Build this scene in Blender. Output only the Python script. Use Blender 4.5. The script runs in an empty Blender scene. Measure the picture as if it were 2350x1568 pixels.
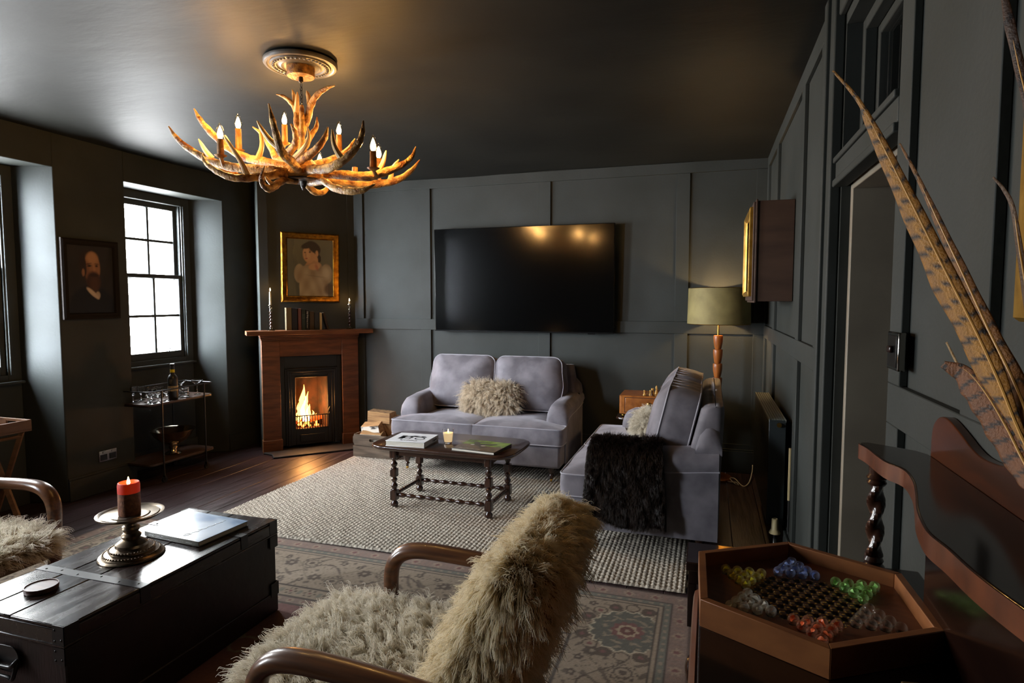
import bpy, math, random
import numpy as np
from mathutils import Vector, Matrix

C = bpy.context.scene
COL = C.collection
PI = math.pi
rnd = random.Random(7)
rng = np.random.default_rng(11)

# ------------------------------------------------------------------ camera, daylight, exposure
cam_d = bpy.data.cameras.new('camera')
cam = bpy.data.objects.new('camera', cam_d)
COL.objects.link(cam)
cam.location = (0, 0, 1.45)
cam.rotation_euler = (math.radians(90 - 3.858), 0, math.radians(17.685))
cam_d.sensor_fit = 'HORIZONTAL'
cam_d.sensor_width = 36
cam_d.lens = 1413.2 / 2350 * 36
cam_d.clip_start = .02
C.camera = cam
C.view_settings.view_transform = 'Standard'
C.view_settings.look = 'None'
C.view_settings.gamma = 1
C.view_settings.use_curve_mapping = False
C.view_settings.exposure = 1.75
C.cycles.max_bounces = 8
C.cycles.diffuse_bounces = 4
C.cycles.glossy_bounces = 4
C.cycles.transmission_bounces = 8
C.cycles.transparent_max_bounces = 8
C.cycles.caustics_refractive = False
C.cycles.caustics_reflective = False
C.cycles.sample_clamp_indirect = 4

SKY = 17.0
SUNNY = 66.0
BULB = 105.0
w = bpy.data.worlds.new('daylight')
C.world = w
w.use_nodes = True
bg = w.node_tree.nodes['Background']
# overcast sky, brighter and bluer on its sunny side
wn, wl = w.node_tree.nodes, w.node_tree.links
wtc = wn.new('ShaderNodeTexCoord')
wdot = wn.new('ShaderNodeVectorMath'); wdot.operation = 'DOT_PRODUCT'
wdot.inputs[1].default_value = Vector((-.36, -.89, .26)).normalized()
wl.new(wtc.outputs['Generated'], wdot.inputs[0])
wpos = wn.new('ShaderNodeMath'); wpos.operation = 'MAXIMUM'; wpos.inputs[1].default_value = 0
wl.new(wdot.outputs['Value'], wpos.inputs[0])
wpow = wn.new('ShaderNodeMath'); wpow.operation = 'POWER'; wpow.inputs[1].default_value = 6
wl.new(wpos.outputs[0], wpow.inputs[0])
wsc = wn.new('ShaderNodeVectorMath'); wsc.operation = 'SCALE'
wsc.inputs[0].default_value = (.80 * SUNNY, .91 * SUNNY, 1.05 * SUNNY)
wl.new(wpow.outputs[0], wsc.inputs['Scale'])
wadd = wn.new('ShaderNodeVectorMath'); wadd.inputs[1].default_value = (.93 * SKY, .96 * SKY, .97 * SKY)
wl.new(wsc.outputs[0], wadd.inputs[0])
wl.new(wadd.outputs[0], bg.inputs[0])
bg.inputs[1].default_value = 1
# portals that guide the sky light through the three window openings
for k, yc in enumerate((4.20, 2.67, .55)):
    pd = bpy.data.lights.new('window_portal', 'AREA')
    pd.shape = 'RECTANGLE'; pd.size = 1.62; pd.size_y = .92
    pd.cycles.is_portal = True
    po = bpy.data.objects.new('window_portal', pd)
    COL.objects.link(po)
    po.location = (-4.745, yc, 1.63)
    po.rotation_euler = (0, math.radians(-90), 0)

# ------------------------------------------------------------------ helpers
def lin(h):
    h = h.lstrip('#')
    r = []
    for i in (0, 2, 4):
        c = int(h[i:i+2], 16) / 255
        r.append(c / 12.92 if c <= .04045 else ((c + .055) / 1.055) ** 2.4)
    return tuple(r)

def mat(name, c, rough=.5, metal=0., c2=None, sc=5., st=(1, 1, 1), ramp=(.35, .65), bump=0., bsc=None, bst=None, sheen=0., sheen_c=None,
        coat=0., trans=0., ior=1.45, emit=None, es=0., attr=False, detail=4., spec=None, rough2=None, sub=0.):
    m = bpy.data.materials.new(name)
    m.use_nodes = True
    nt = m.node_tree
    N, L = nt.nodes, nt.links
    b = N['Principled BSDF']
    c = lin(c) if isinstance(c, str) else c
    b.inputs['Base Color'].default_value = (*c, 1)
    b.inputs['Roughness'].default_value = rough
    b.inputs['Metallic'].default_value = metal
    b.inputs['IOR'].default_value = ior
    if spec is not None: b.inputs['Specular IOR Level'].default_value = spec
    if sheen:
        b.inputs['Sheen Weight'].default_value = sheen
        b.inputs['Sheen Roughness'].default_value = .35
        if sheen_c: b.inputs['Sheen Tint'].default_value = (*lin(sheen_c), 1)
    if coat:
        b.inputs['Coat Weight'].default_value = coat
        b.inputs['Coat Roughness'].default_value = .12
    if trans: b.inputs['Transmission Weight'].default_value = trans
    if sub:
        b.inputs['Subsurface Weight'].default_value = sub
        b.inputs['Subsurface Radius'].default_value = (.02, .008, .004)
    if emit:
        b.inputs['Emission Color'].default_value = (*(lin(emit) if isinstance(emit, str) else emit), 1)
        b.inputs['Emission Strength'].default_value = es
    tc = None
    def coords(scale):
        nonlocal tc
        if tc is None: tc = N.new('ShaderNodeTexCoord')
        mp = N.new('ShaderNodeMapping')
        mp.inputs['Scale'].default_value = scale
        L.new(tc.outputs['Object'], mp.inputs['Vector'])
        return mp.outputs[0]
    if attr:
        a = N.new('ShaderNodeAttribute'); a.attribute_name = 'Col'
        L.new(a.outputs['Color'], b.inputs['Base Color'])
    elif c2 is not None:
        c2 = lin(c2) if isinstance(c2, str) else c2
        n = N.new('ShaderNodeTexNoise')
        n.inputs['Scale'].default_value = sc
        n.inputs['Detail'].default_value = detail
        L.new(coords(st), n.inputs['Vector'])
        r = N.new('ShaderNodeValToRGB')
        r.color_ramp.elements[0].position = ramp[0]; r.color_ramp.elements[0].color = (*c, 1)
        r.color_ramp.elements[1].position = ramp[1]; r.color_ramp.elements[1].color = (*c2, 1)
        L.new(n.outputs[0], r.inputs[0])
        L.new(r.outputs[0], b.inputs['Base Color'])
        if rough2 is not None:
            mr = N.new('ShaderNodeMapRange')
            mr.inputs['From Min'].default_value = .3; mr.inputs['From Max'].default_value = .7
            mr.inputs['To Min'].default_value = rough; mr.inputs['To Max'].default_value = rough2
            L.new(n.outputs[0], mr.inputs['Value']); L.new(mr.outputs[0], b.inputs['Roughness'])
    if bump:
        n = N.new('ShaderNodeTexNoise')
        n.inputs['Scale'].default_value = bsc or sc
        n.inputs['Detail'].default_value = 5
        L.new(coords(bst or st), n.inputs['Vector'])
        bp = N.new('ShaderNodeBump')
        bp.inputs['Strength'].default_value = bump
        bp.inputs['Distance'].default_value = .01
        L.new(n.outputs[0], bp.inputs['Height'])
        L.new(bp.outputs[0], b.inputs['Normal'])
    return m

def hair_mat(name, root, tip, rough=.55, dark=None, spec=.3):
    m = bpy.data.materials.new(name)
    m.use_nodes = True
    N, L = m.node_tree.nodes, m.node_tree.links
    b = N['Principled BSDF']
    b.inputs['Roughness'].default_value = rough
    b.inputs['Specular IOR Level'].default_value = spec
    hi = N.new('ShaderNodeHairInfo')
    r = N.new('ShaderNodeValToRGB')
    r.color_ramp.elements[0].position = .0; r.color_ramp.elements[0].color = (*lin(root), 1)
    r.color_ramp.elements[1].position = .75; r.color_ramp.elements[1].color = (*lin(tip), 1)
    L.new(hi.outputs['Intercept'], r.inputs[0])
    mx = N.new('ShaderNodeMix'); mx.data_type = 'RGBA'; mx.blend_type = 'MULTIPLY'
    mr = N.new('ShaderNodeMapRange'); mr.inputs['To Min'].default_value = .0; mr.inputs['To Max'].default_value = .35
    L.new(hi.outputs['Random'], mr.inputs['Value'])
    L.new(mr.outputs[0], mx.inputs['Factor'])
    L.new(r.outputs[0], mx.inputs['A'])
    mx.inputs['B'].default_value = (*lin(dark or '#8a7350'), 1)
    L.new(mx.outputs['Result'], b.inputs['Base Color'])
    tr = N.new('ShaderNodeBsdfTranslucent')
    L.new(mx.outputs['Result'], tr.inputs['Color'])
    ms = N.new('ShaderNodeMixShader'); ms.inputs[0].default_value = .35
    L.new(b.outputs[0], ms.inputs[1]); L.new(tr.outputs[0], ms.inputs[2])
    L.new(ms.outputs[0], N['Material Output'].inputs['Surface'])
    return m

def pane_mat(name, tint=(1, 1, 1), body=None, amt=0., ior=1.45):
    m = bpy.data.materials.new(name)
    m.use_nodes = True
    N, L = m.node_tree.nodes, m.node_tree.links
    N.remove(N['Principled BSDF'])
    t = N.new('ShaderNodeBsdfTransparent'); g = N.new('ShaderNodeBsdfGlossy')
    g.inputs['Roughness'].default_value = .02
    lw = N.new('ShaderNodeLayerWeight'); pw = N.new('ShaderNodeMath'); pw.operation = 'POWER'; pw.inputs[1].default_value = 5
    f = N.new('ShaderNodeMath'); f.operation = 'MULTIPLY_ADD'
    f0 = ((ior - 1) / (ior + 1)) ** 2
    f.inputs[1].default_value = 1 - f0; f.inputs[2].default_value = f0
    L.new(lw.outputs['Facing'], pw.inputs[0]); L.new(pw.outputs[0], f.inputs[0])
    s = N.new('ShaderNodeMixShader')
    t.inputs[0].default_value = (*tint, 1)
    src = t.outputs[0]
    if body:
        d = N.new('ShaderNodeBsdfTranslucent'); d.inputs[0].default_value = (*lin(body), 1)
        s2 = N.new('ShaderNodeMixShader'); s2.inputs[0].default_value = amt
        L.new(t.outputs[0], s2.inputs[1]); L.new(d.outputs[0], s2.inputs[2]); src = s2.outputs[0]
    L.new(f.outputs[0], s.inputs[0]); L.new(src, s.inputs[1]); L.new(g.outputs[0], s.inputs[2])
    L.new(s.outputs[0], N['Material Output'].inputs['Surface'])
    return m

def emit_mat(name, col, strength):
    m = bpy.data.materials.new(name)
    m.use_nodes = True
    N, L = m.node_tree.nodes, m.node_tree.links
    N.remove(N['Principled BSDF'])
    e = N.new('ShaderNodeEmission')
    e.inputs[0].default_value = (*(lin(col) if isinstance(col, str) else col), 1)
    e.inputs[1].default_value = strength
    L.new(e.outputs[0], N['Material Output'].inputs['Surface'])
    return m

def rotm(ax, a):
    return Matrix.Rotation(a, 4, ax)
def trm(x, y, z):
    return Matrix.Translation((x, y, z))

class MB:
    """collects vertices and faces, then links them as ONE mesh object"""
    def __init__(s):
        s.v = []; s.f = []; s.mi = []; s.col = []
    def add(s, v, f, M=None, mi=0, col=None):
        o = len(s.v)
        if M is not None:
            v = [tuple(M @ Vector(p)) for p in v]
        s.v.extend([tuple(map(float, p)) for p in v])
        s.f.extend([tuple(int(i) + o for i in q) for q in f])
        s.mi.extend([mi] * len(f))
        if col is not None: s.col.extend(col)
        return s
    def box(s, x0, x1, y0, y1, z0, z1, M=None, mi=0):
        v = [(x0, y0, z0), (x1, y0, z0), (x1, y1, z0), (x0, y1, z0), (x0, y0, z1), (x1, y0, z1), (x1, y1, z1), (x0, y1, z1)]
        f = [(0, 3, 2, 1), (4, 5, 6, 7), (0, 1, 5, 4), (1, 2, 6, 5), (2, 3, 7, 6), (3, 0, 4, 7)]
        return s.add(v, f, M, mi)
    def prism(s, pts, z0, z1, M=None, mi=0):
        n = len(pts)
        v = [(p[0], p[1], z0) for p in pts] + [(p[0], p[1], z1) for p in pts]
        f = [tuple(range(n - 1, -1, -1)), tuple(range(n, 2 * n))]
        f += [(i, (i + 1) % n, n + (i + 1) % n, n + i) for i in range(n)]
        return s.add(v, f, M, mi)
    def lathe(s, prof, n=24, M=None, mi=0, squash=1.):
        v = []; f = []; rings = []
        for r, z in prof:
            if r < 1e-6:
                rings.append([len(v)]); v.append((0, 0, z))
            else:
                rings.append(list(range(len(v), len(v) + n)))
                v += [(r * math.cos(2 * PI * i / n), squash * r * math.sin(2 * PI * i / n), z) for i in range(n)]
        for a, b in zip(rings, rings[1:]):
            if len(a) == 1 and len(b) == 1: continue
            for i in range(n):
                j = (i + 1) % n
                if len(a) == 1: f.append((a[0], b[j], b[i]))
                elif len(b) == 1: f.append((a[i], a[j], b[0]))
                else: f.append((a[i], a[j], b[j], b[i]))
        if len(rings[0]) > 1: f.append(tuple(reversed(rings[0])))
        if len(rings[-1]) > 1: f.append(tuple(rings[-1]))
        return s.add(v, f, M, mi)
    def tube(s, pts, rad, n=10, M=None, mi=0, closed=False, flat=(1, 1), up=None, noise=0.):
        P = [Vector(p) for p in pts]
        if not hasattr(rad, '__len__'): rad = [rad] * len(P)
        v = []; f = []
        u = None
        for i, p in enumerate(P):
            if closed: d = P[(i + 1) % len(P)] - P[i - 1]
            else: d = P[min(i + 1, len(P) - 1)] - P[max(i - 1, 0)]
            d = d.normalized() if d.length > 1e-9 else Vector((0, 0, 1))
            if up is not None:
                u = (Vector(up) - d * Vector(up).dot(d))
                u = u.normalized() if u.length > 1e-6 else d.orthogonal().normalized()
            elif u is None: u = d.orthogonal().normalized()
            else:
                u = (u - d * u.dot(d))
                u = u.normalized() if u.length > 1e-6 else d.orthogonal().normalized()
            w_ = d.cross(u)
            for k in range(n):
                a = 2 * PI * k / n
                rr = rad[i] * (1 + (noise * math.sin(3 * a + i * 1.7) if noise else 0))
                v.append(p + u * math.cos(a) * rr * flat[0] + w_ * math.sin(a) * rr * flat[1])
        m = len(P)
        for i in range(m if closed else m - 1):
            a = i * n; b = ((i + 1) % m) * n
            for k in range(n):
                f.append((a + k, a + (k + 1) % n, b + (k + 1) % n, b + k))
        if not closed:
            f.append(tuple(range(n - 1, -1, -1)))
            f.append(tuple(range((m - 1) * n, m * n)))
        return s.add(v, f, M, mi)
    def sphere(s, c, r, nu=16, nv=10, M=None, mi=0, sq=(1, 1, 1)):
        prof = []
        v = [(c[0], c[1], c[2] - r * sq[2])]; f = []
        for j in range(1, nv):
            t = -PI / 2 + PI * j / nv
            for i in range(nu):
                a = 2 * PI * i / nu
                v.append((c[0] + r * sq[0] * math.cos(t) * math.cos(a), c[1] + r * sq[1] * math.cos(t) * math.sin(a), c[2] + r * sq[2] * math.sin(t)))
        v.append((c[0], c[1], c[2] + r * sq[2]))
        for i in range(nu):
            f.append((0, 1 + (i + 1) % nu, 1 + i))
            f.append((len(v) - 1, 1 + (nv - 2) * nu + i, 1 + (nv - 2) * nu + (i + 1) % nu))
        for j in range(nv - 2):
            for i in range(nu):
                a = 1 + j * nu; b = a + nu
                f.append((a + i, a + (i + 1) % nu, b + (i + 1) % nu, b + i))
        return s.add(v, f, M, mi)
    def grid(s, nx, ny, fn, M=None, mi=0, col=None):
        v = [fn(i / (nx - 1), j / (ny - 1)) for j in range(ny) for i in range(nx)]
        f = [(j * nx + i, j * nx + i + 1, (j + 1) * nx + i + 1, (j + 1) * nx + i) for j in range(ny - 1) for i in range(nx - 1)]
        cc = [col(i / (nx - 1), j / (ny - 1)) for j in range(ny) for i in range(nx)] if col else None
        return s.add(v, f, M, mi, cc)
    def loft(s, secs, M=None, mi=0, caps=True):
        n = len(secs[0]); v = [p for q in secs for p in q]; f = []
        for i in range(len(secs) - 1):
            for k in range(n):
                f.append((i * n + k, i * n + (k + 1) % n, (i + 1) * n + (k + 1) % n, (i + 1) * n + k))
        if caps:
            f.append(tuple(range(n - 1, -1, -1))); f.append(tuple(range((len(secs) - 1) * n, len(secs) * n)))
        return s.add(v, f, M, mi)
    def build(s, name, m, parent=None, loc=(0, 0, 0), rz=0., bevel=0., seg=2, smooth=True, ang=38, rot=None, fix=True):
        me = bpy.data.meshes.new(name)
        me.from_pydata(s.v, [], s.f)
        for k in (m if isinstance(m, (list, tuple)) else [m]): me.materials.append(k)
        if max(s.mi, default=0) > 0: me.polygons.foreach_set('material_index', s.mi)
        if s.col:
            a = me.color_attributes.new('Col', 'FLOAT_COLOR', 'POINT')
            arr = np.ones((len(s.v), 4), np.float32); arr[:, :3] = np.array(s.col, np.float32)[:, :3]
            a.data.foreach_set('color', arr.ravel())
        if fix:
            import bmesh
            bm = bmesh.new(); bm.from_mesh(me)
            bmesh.ops.recalc_face_normals(bm, faces=bm.faces)
            bm.to_mesh(me); bm.free()
        if smooth:
            me.polygons.foreach_set('use_smooth', [True] * len(me.polygons))
            me.set_sharp_from_angle(angle=math.radians(ang))
        me.update()
        o = bpy.data.objects.new(name, me)
        COL.objects.link(o)
        if bevel:
            b = o.modifiers.new('bevel', 'BEVEL'); b.width = bevel; b.segments = seg
            b.limit_method = 'ANGLE'; b.angle_limit = math.radians(40)
        o.location = loc
        o.rotation_euler = rot or (0, 0, rz)
        if parent is not None: o.parent = parent
        return o

def tag(o, label=None, cat=None, group=None, kind=None):
    if label: o['label'] = label
    if cat: o['category'] = cat
    if group: o['group'] = group
    if kind: o['kind'] = kind
    return o
def thing(name, label, cat, loc=(0, 0, 0), rz=0., group=None):
    o = bpy.data.objects.new(name, None)
    COL.objects.link(o)
    o.empty_display_size = .1
    o.location = loc; o.rotation_euler = (0, 0, rz)
    return tag(o, label, cat, group)
def kids(o):
    return [c for c in bpy.data.objects if c.parent == o]
def dup(o, loc=None, rz=None, label=None, parent=None):
    c = o.copy(); COL.objects.link(c)
    if loc is not None: c.location = loc
    if rz is not None: c.rotation_euler = (0, 0, rz)
    if label: c['label'] = label
    if parent is not None: c.parent = parent
    for k in kids(o): dup(k, parent=c)
    return c
def text(name, body, size, loc, rot, m, parent, align='LEFT', ext=.0004, sx=1.):
    d = bpy.data.curves.new(name, 'FONT')
    d.body = body; d.size = size; d.align_x = align; d.extrude = ext
    d.materials.append(m)
    o = bpy.data.objects.new(name, d); COL.objects.link(o)
    o.location = loc; o.rotation_euler = rot; o.parent = parent
    o.scale = (sx, 1, 1)
    bpy.context.view_layer.update()
    me = bpy.data.meshes.new_from_object(o.evaluated_get(bpy.context.evaluated_depsgraph_get()))
    r = bpy.data.objects.new(name, me)
    r.location, r.rotation_euler, r.scale, r.parent = o.location, o.rotation_euler, o.scale, parent
    bpy.data.objects.remove(o); bpy.data.curves.remove(d)
    r.name = name
    COL.objects.link(r)
    return r

def rrect(x0, x1, y0, y1, r, n=5):
    p = []
    for cx, cy, a0 in ((x1 - r, y0 + r, -90), (x1 - r, y1 - r, 0), (x0 + r, y1 - r, 90), (x0 + r, y0 + r, 180)):
        for k in range(n + 1):
            a = math.radians(a0 + 90 * k / n)
            p.append((cx + r * math.cos(a), cy + r * math.sin(a)))
    return p
def resample(p, n, closed=True):
    P = np.array(p, float)
    if closed: P = np.vstack([P, P[:1]])
    d = np.r_[0, np.cumsum(np.linalg.norm(np.diff(P, axis=0), axis=1))]
    t = np.linspace(0, d[-1], n + 1 if closed else n)
    if closed: t = t[:-1]
    return np.stack([np.interp(t, d, P[:, k]) for k in range(P.shape[1])], 1)
def cat(pts, n=6):
    """Catmull-Rom through pts, n steps per span"""
    P = np.array(pts, float); out = []
    Q = np.vstack([2 * P[0] - P[1], P, 2 * P[-1] - P[-2]])
    for i in range(1, len(Q) - 2):
        for k in range(n):
            t = k / n
            out.append(.5 * ((2 * Q[i]) + (-Q[i-1] + Q[i+1]) * t + (2*Q[i-1] - 5*Q[i] + 4*Q[i+1] - Q[i+2]) * t*t + (-Q[i-1] + 3*Q[i] - 3*Q[i+1] + Q[i+2]) * t**3))
    out.append(P[-1])
    return np.array(out)

def cushion(outline, t, puff, nring=10, band=3, n=72, wr=.0, seed=0, puff_b=None, cen=None):
    """box cushion: outline in local xy, thickness t about z=0, puffed faces. returns verts, faces, edge loops"""
    P = resample(outline, n)
    c = np.array(cen) if cen is not None else P.mean(0)
    rg = np.random.default_rng(seed)
    ph = rg.uniform(0, 6.28, 6)
    pb = puff if puff_b is None else puff_b
    v = []; f = []; rings = []
    def ring(k, z, bulge=0):
        rings.append(len(v))
        for i, p in enumerate(P):
            q = c + (p - c) * k
            zz = z
            if wr:
                zz += wr * math.sin(14 * q[0] + ph[0] + 6 * q[1]) * math.sin(11 * q[1] + ph[1]) * (1 - abs(k - .6))
            d = (p - c) / (np.linalg.norm(p - c) + 1e-9)
            v.append((q[0] + d[0] * bulge, q[1] + d[1] * bulge, zz))
    ks = [1 - (i / nring) ** 1.0 for i in range(nring)]
    for k in reversed(ks[1:]):
        ring(k, -t / 2 - pb * (1 - k ** 3) ** 1.0)
    ring(1, -t / 2)
    for j in range(1, band):
        ring(1, -t / 2 + t * j / band, .006)
    ring(1, t / 2)
    for k in ks[1:]:
        ring(k, t / 2 + puff * (1 - k ** 3))
    cb = len(v); v.append((c[0], c[1], -t / 2 - pb)); ct = len(v); v.append((c[0], c[1], t / 2 + puff))
    for a, b in zip(rings, rings[1:]):
        for i in range(n):
            j = (i + 1) % n
            f.append((a + i, a + j, b + j, b + i))
    for i in range(n):
        j = (i + 1) % n
        f.append((cb, rings[0] + j, rings[0] + i)); f.append((ct, rings[-1] + i, rings[-1] + j))
    lo = [(p[0], p[1], -t / 2) for p in P]; hi = [(p[0], p[1], t / 2) for p in P]
    return v, f, lo, hi

def fur(name, parent, src, n, L, rad, m, grav=(0, 0, -1), gw=.6, clumps=400, clump=.7, curl=.0, seed=1, steps=6, zmin=None, keep=None, lay=.0, lvar=.35, turns=2., wild=.4, jit=.16):
    """hair strands grown from a mesh part, one curves object"""
    me = src.data
    me.calc_loop_triangles()
    V = np.empty(len(me.vertices) * 3, np.float32); me.vertices.foreach_get('co', V); V = V.reshape(-1, 3).astype(float)
    T = np.empty(len(me.loop_triangles) * 3, np.int32); me.loop_triangles.foreach_get('vertices', T); T = T.reshape(-1, 3)
    Nn = np.empty(len(me.vertices) * 3, np.float32); me.vertex_normals.foreach_get('vector', Nn); Nn = Nn.reshape(-1, 3).astype(float)
    r = np.random.default_rng(seed)
    def sample(k):
        A = np.linalg.norm(np.cross(V[T[:, 1]] - V[T[:, 0]], V[T[:, 2]] - V[T[:, 0]]), axis=1)
        if keep is not None:
            cen = V[T].mean(1); nn = Nn[T].mean(1)
            A = A * keep(cen, nn)
        t = r.choice(len(T), k, p=A / A.sum())
        a, b = r.random(k), r.random(k)
        s = a + b > 1; a[s] = 1 - a[s]; b[s] = 1 - b[s]
        w_ = np.stack([1 - a - b, a, b], 1)
        return (V[T[t]] * w_[..., None]).sum(1), (Nn[T[t]] * w_[..., None]).sum(1)
    P, N = sample(n)
    N /= np.linalg.norm(N, axis=1, keepdims=True) + 1e-9
    G, GN = sample(clumps)
    idx = np.empty(n, int)
    for a in range(0, n, 4000):
        d = ((P[a:a+4000, None] - G[None]) ** 2).sum(2); idx[a:a+4000] = d.argmin(1)
    ln = L * (1 + lvar * r.standard_normal(n).clip(-1.6, 1.6))
    gdir = r.standard_normal((clumps, 3)) * wild
    cph = r.uniform(0, 6.28, clumps)
    gl = 1 + .3 * r.standard_normal(clumps).clip(-1.5, 1.5)
    ln = ln * gl[idx]
    g = np.array(grav, float)
    D = N * (1 - lay) + g * gw + gdir[idx] * .5 + r.standard_normal((n, 3)) * jit
    # never point into the hide
    into = (D * N).sum(1)
    D += N * np.maximum(0, .12 - into)[:, None]
    D /= np.linalg.norm(D, axis=1, keepdims=True)
    tgt = G[idx] + (N * .55 + g * gw + gdir[idx] * .6) * ln[:, None] * .9
    e1 = np.cross(D, [.3, .5, .8]); e1 /= np.linalg.norm(e1, axis=1, keepdims=True) + 1e-9
    e2 = np.cross(D, e1)
    pts = np.empty((n, steps, 3), np.float32)
    for s in range(steps):
        t = s / (steps - 1)
        q = P + (N * .8 + D * .35) * (ln * t * (1 - .55 * t))[:, None] + D * (ln * .8 * t * t)[:, None]
        q = q * (1 - clump * t ** 1.6) + (P + (tgt - P)) * (clump * t ** 1.6)
        if curl:
            an = cph[idx] + turns * 6.283 * t
            q = q + (e1 * np.cos(an)[:, None] + e2 * np.sin(an)[:, None]) * (curl * L * t)
        if zmin is not None: q[:, 2] = np.maximum(q[:, 2], zmin)
        pts[:, s] = q
    hc = bpy.data.hair_curves.new(name)
    hc.add_curves([steps] * n)
    hc.position_data.foreach_set('vector', pts.ravel())
    ra = hc.attributes.get('radius') or hc.attributes.new('radius', 'FLOAT', 'POINT')
    tt = np.linspace(0, 1, steps)
    ra.data.foreach_set('value', np.tile(rad * (1 - .75 * tt ** 1.5), n).astype(np.float32))
    hc.materials.append(m)
    o = bpy.data.objects.new(name, hc)
    COL.objects.link(o)
    o.parent = parent
    return o

def colour_fn(h):
    return np.array(lin(h))
# ------------------------------------------------------------------ materials
PAINT = mat('dark green grey paint', '#383b39', .62, c2='#313431', sc=3, bump=.08, bsc=60, spec=.28)
PAINT_C = mat('dark ceiling paint', '#282926', .58, c2='#1f201e', sc=1.2, bump=.5, bsc=2.6, bst=(1, 2.5, 1), spec=.18)
PAINT_J = mat('warm grey jamb paint', '#8d8475', .45, c2='#7f7668', sc=4, bump=.08, bsc=50)
HALL = mat('brown hall paint', '#3b322b', .6)
M_FLOOR = mat('dark floorboards', '#261a19', .33, c2='#38282a', sc=4, st=(9, .6, 1), bump=.2, bsc=14, bst=(8, .6, 1), rough2=.5)
VELVET = mat('grey velvet', '#605c62', .75, c2='#7c777d', sc=7, sheen=.55, sheen_c='#d4ced4', ramp=(.38, .64), bump=.06, bsc=18)
PIPING = mat('grey velvet piping', '#97949c', .6, sheen=.5, sheen_c='#d9d6e0')
OAK = mat('polished dark oak', '#2c1b14', .24, c2='#41291c', sc=3, st=(1, 8, 8), coat=.35)
OAKV = mat('turned dark oak', '#2a1912', .22, c2='#3d251a', sc=6, st=(8, 8, 1), coat=.35)
MAHOG = mat('mahogany', '#4f2a16', .3, c2='#643719', sc=3, st=(7, 1, 7), coat=.3)
MAHOGD = mat('dark polished mahogany', '#140a07', .16, c2='#1d0f0a', sc=3, st=(7, 1, 7), coat=.5)
MANTEL = mat('mantel pine', '#5c3419', .5, c2='#7d4a28', sc=4, st=(1.2, 8, 8), bump=.06, bsc=20)
ARMWOOD = mat('bent walnut', '#4d3223', .3, c2='#70492e', sc=4, st=(1, 14, 14), coat=.25)
WALNUT = mat('burr walnut', '#a2622a', .28, c2='#6f3d17', sc=22, ramp=(.3, .75), coat=.4)
TEAK = mat('teak beads', '#a8622a', .35, c2='#85491d', sc=8, st=(8, 8, 1))
CRATE = mat('grey crate pine', '#6a5a4a', .75, c2='#4a3d31', sc=5, st=(1, 9, 9), bump=.25, bsc=30)
TRUNK = mat('black brown trunk', '#1c1412', .2, c2='#2a1d19', sc=6, st=(8, 1, 8), rough2=.3, coat=.25)
TRUNK_S = mat('trunk side', '#170f0e', .38, c2='#241613', sc=5, st=(8, 1, 1), bump=.15, bsc=20)
IRON = mat('black iron', '#151415', .36, .0)
CASTI = mat('cast iron', '#141313', .5, .0, bump=.08, bsc=60)
BRASS = mat('aged brass', '#a8823e', .28, 1.)
SILVER = mat('silver plate', '#b8ab96', .16, 1.)
PEWTER = mat('bronze pewter', '#94836d', .32, 1., c2='#65574a', sc=14)
CHROME = mat('dark nickel', '#8d8a84', .12, 1.)
GOLD = mat('gilt frame', '#a8721f', .32, .85, c2='#6e4510', sc=26, bump=.3, bsc=40)
GOLDP = mat('pale gilt frame', '#c29a4d', .34, .7, c2='#9c7426', sc=12, bump=.15, bsc=30)
ANTLER = mat('antler', '#74441a', .45, c2='#cf9f57', sc=26, ramp=(.36, .62), bump=.9, bsc=90)
ANTLER_T = mat('antler tines', '#b48240', .38, c2='#e6c68c', sc=6, ramp=(.3, .7), bump=.2, bsc=40)
BLACK = mat('black gloss', '#060606', .3)
SCREEN = mat('screen glass', '#040404', .13, spec=.6)
PAPER = mat('paper edges', '#d8d2c4', .7, c2='#bfb8a8', sc=90, st=(.2, .2, 6))
WHITE = mat('white cover', '#e2e2e4', .35)
CREAMW = mat('cream wax', '#d9c9a6', .5, sub=.3)
REDWAX = mat('red wax', '#a82614', .5, emit='#ff3a10', es=.05, sub=.25)
TANWAX = mat('textured candle side', '#6a3d26', .6, c2='#8a5636', sc=60, bump=.3, bsc=120)
GLASS = mat('clear glass', (.98, .99, 1), .0, trans=1., ior=1.48)
PANE = pane_mat('window pane')
FLAME = emit_mat('candle flame', (1., .52, .16), 55)
FIREM = emit_mat('fire flame', (1., .30, .04), 4.2)
FIREH = emit_mat('fire core', (1., .55, .15), 14)
EMBER = emit_mat('embers', (1., .16, .02), 5)
BRICK = mat('sooty firebrick', '#3a2114', .9, c2='#130d0a', sc=9, bump=.4, bsc=40)
STONE = mat('dark hearth stone', '#171312', .6, c2='#2c2623', sc=8)
SHADE = mat('olive velvet shade', '#746841', .7, c2='#978a58', sc=7, sheen=.5, sheen_c='#d6c58a', ramp=(.3, .7))
JUTE = mat('jute', '#8a8174', .95, c2='#c8bfb0', sc=75, ramp=(.36, .60), detail=3, bump=.5, bsc=180)
RUGM = mat('patterned wool', '#ffffff', .95, attr=True, bump=.25, bsc=300)
PICT = mat('oil paint', '#ffffff', .45, attr=True)
PICTG = mat('glazed oil paint', '#ffffff', .5, attr=True, coat=1.)
BOARDM = mat('printed board', '#ffffff', .38, attr=True)
PLASTW = mat('yellowed plastic', '#cdb98a', .4)
WCABLE = mat('white flex', '#dcdad4', .4)
GREY_RAD = mat('grey radiator paint', '#33393a', .35)
BEIGE = mat('beige skin hide', '#8c7a60', .9)
def cloth(h, r=.7): return mat('cloth ' + h, h, r)

def struct(o):
    o['kind'] = 'structure'
    return o

# ------------------------------------------------------------------ the room
XR, XL, YB, YF, ZC = .45, -4.35, 5.45, -2.4, 2.6
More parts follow.
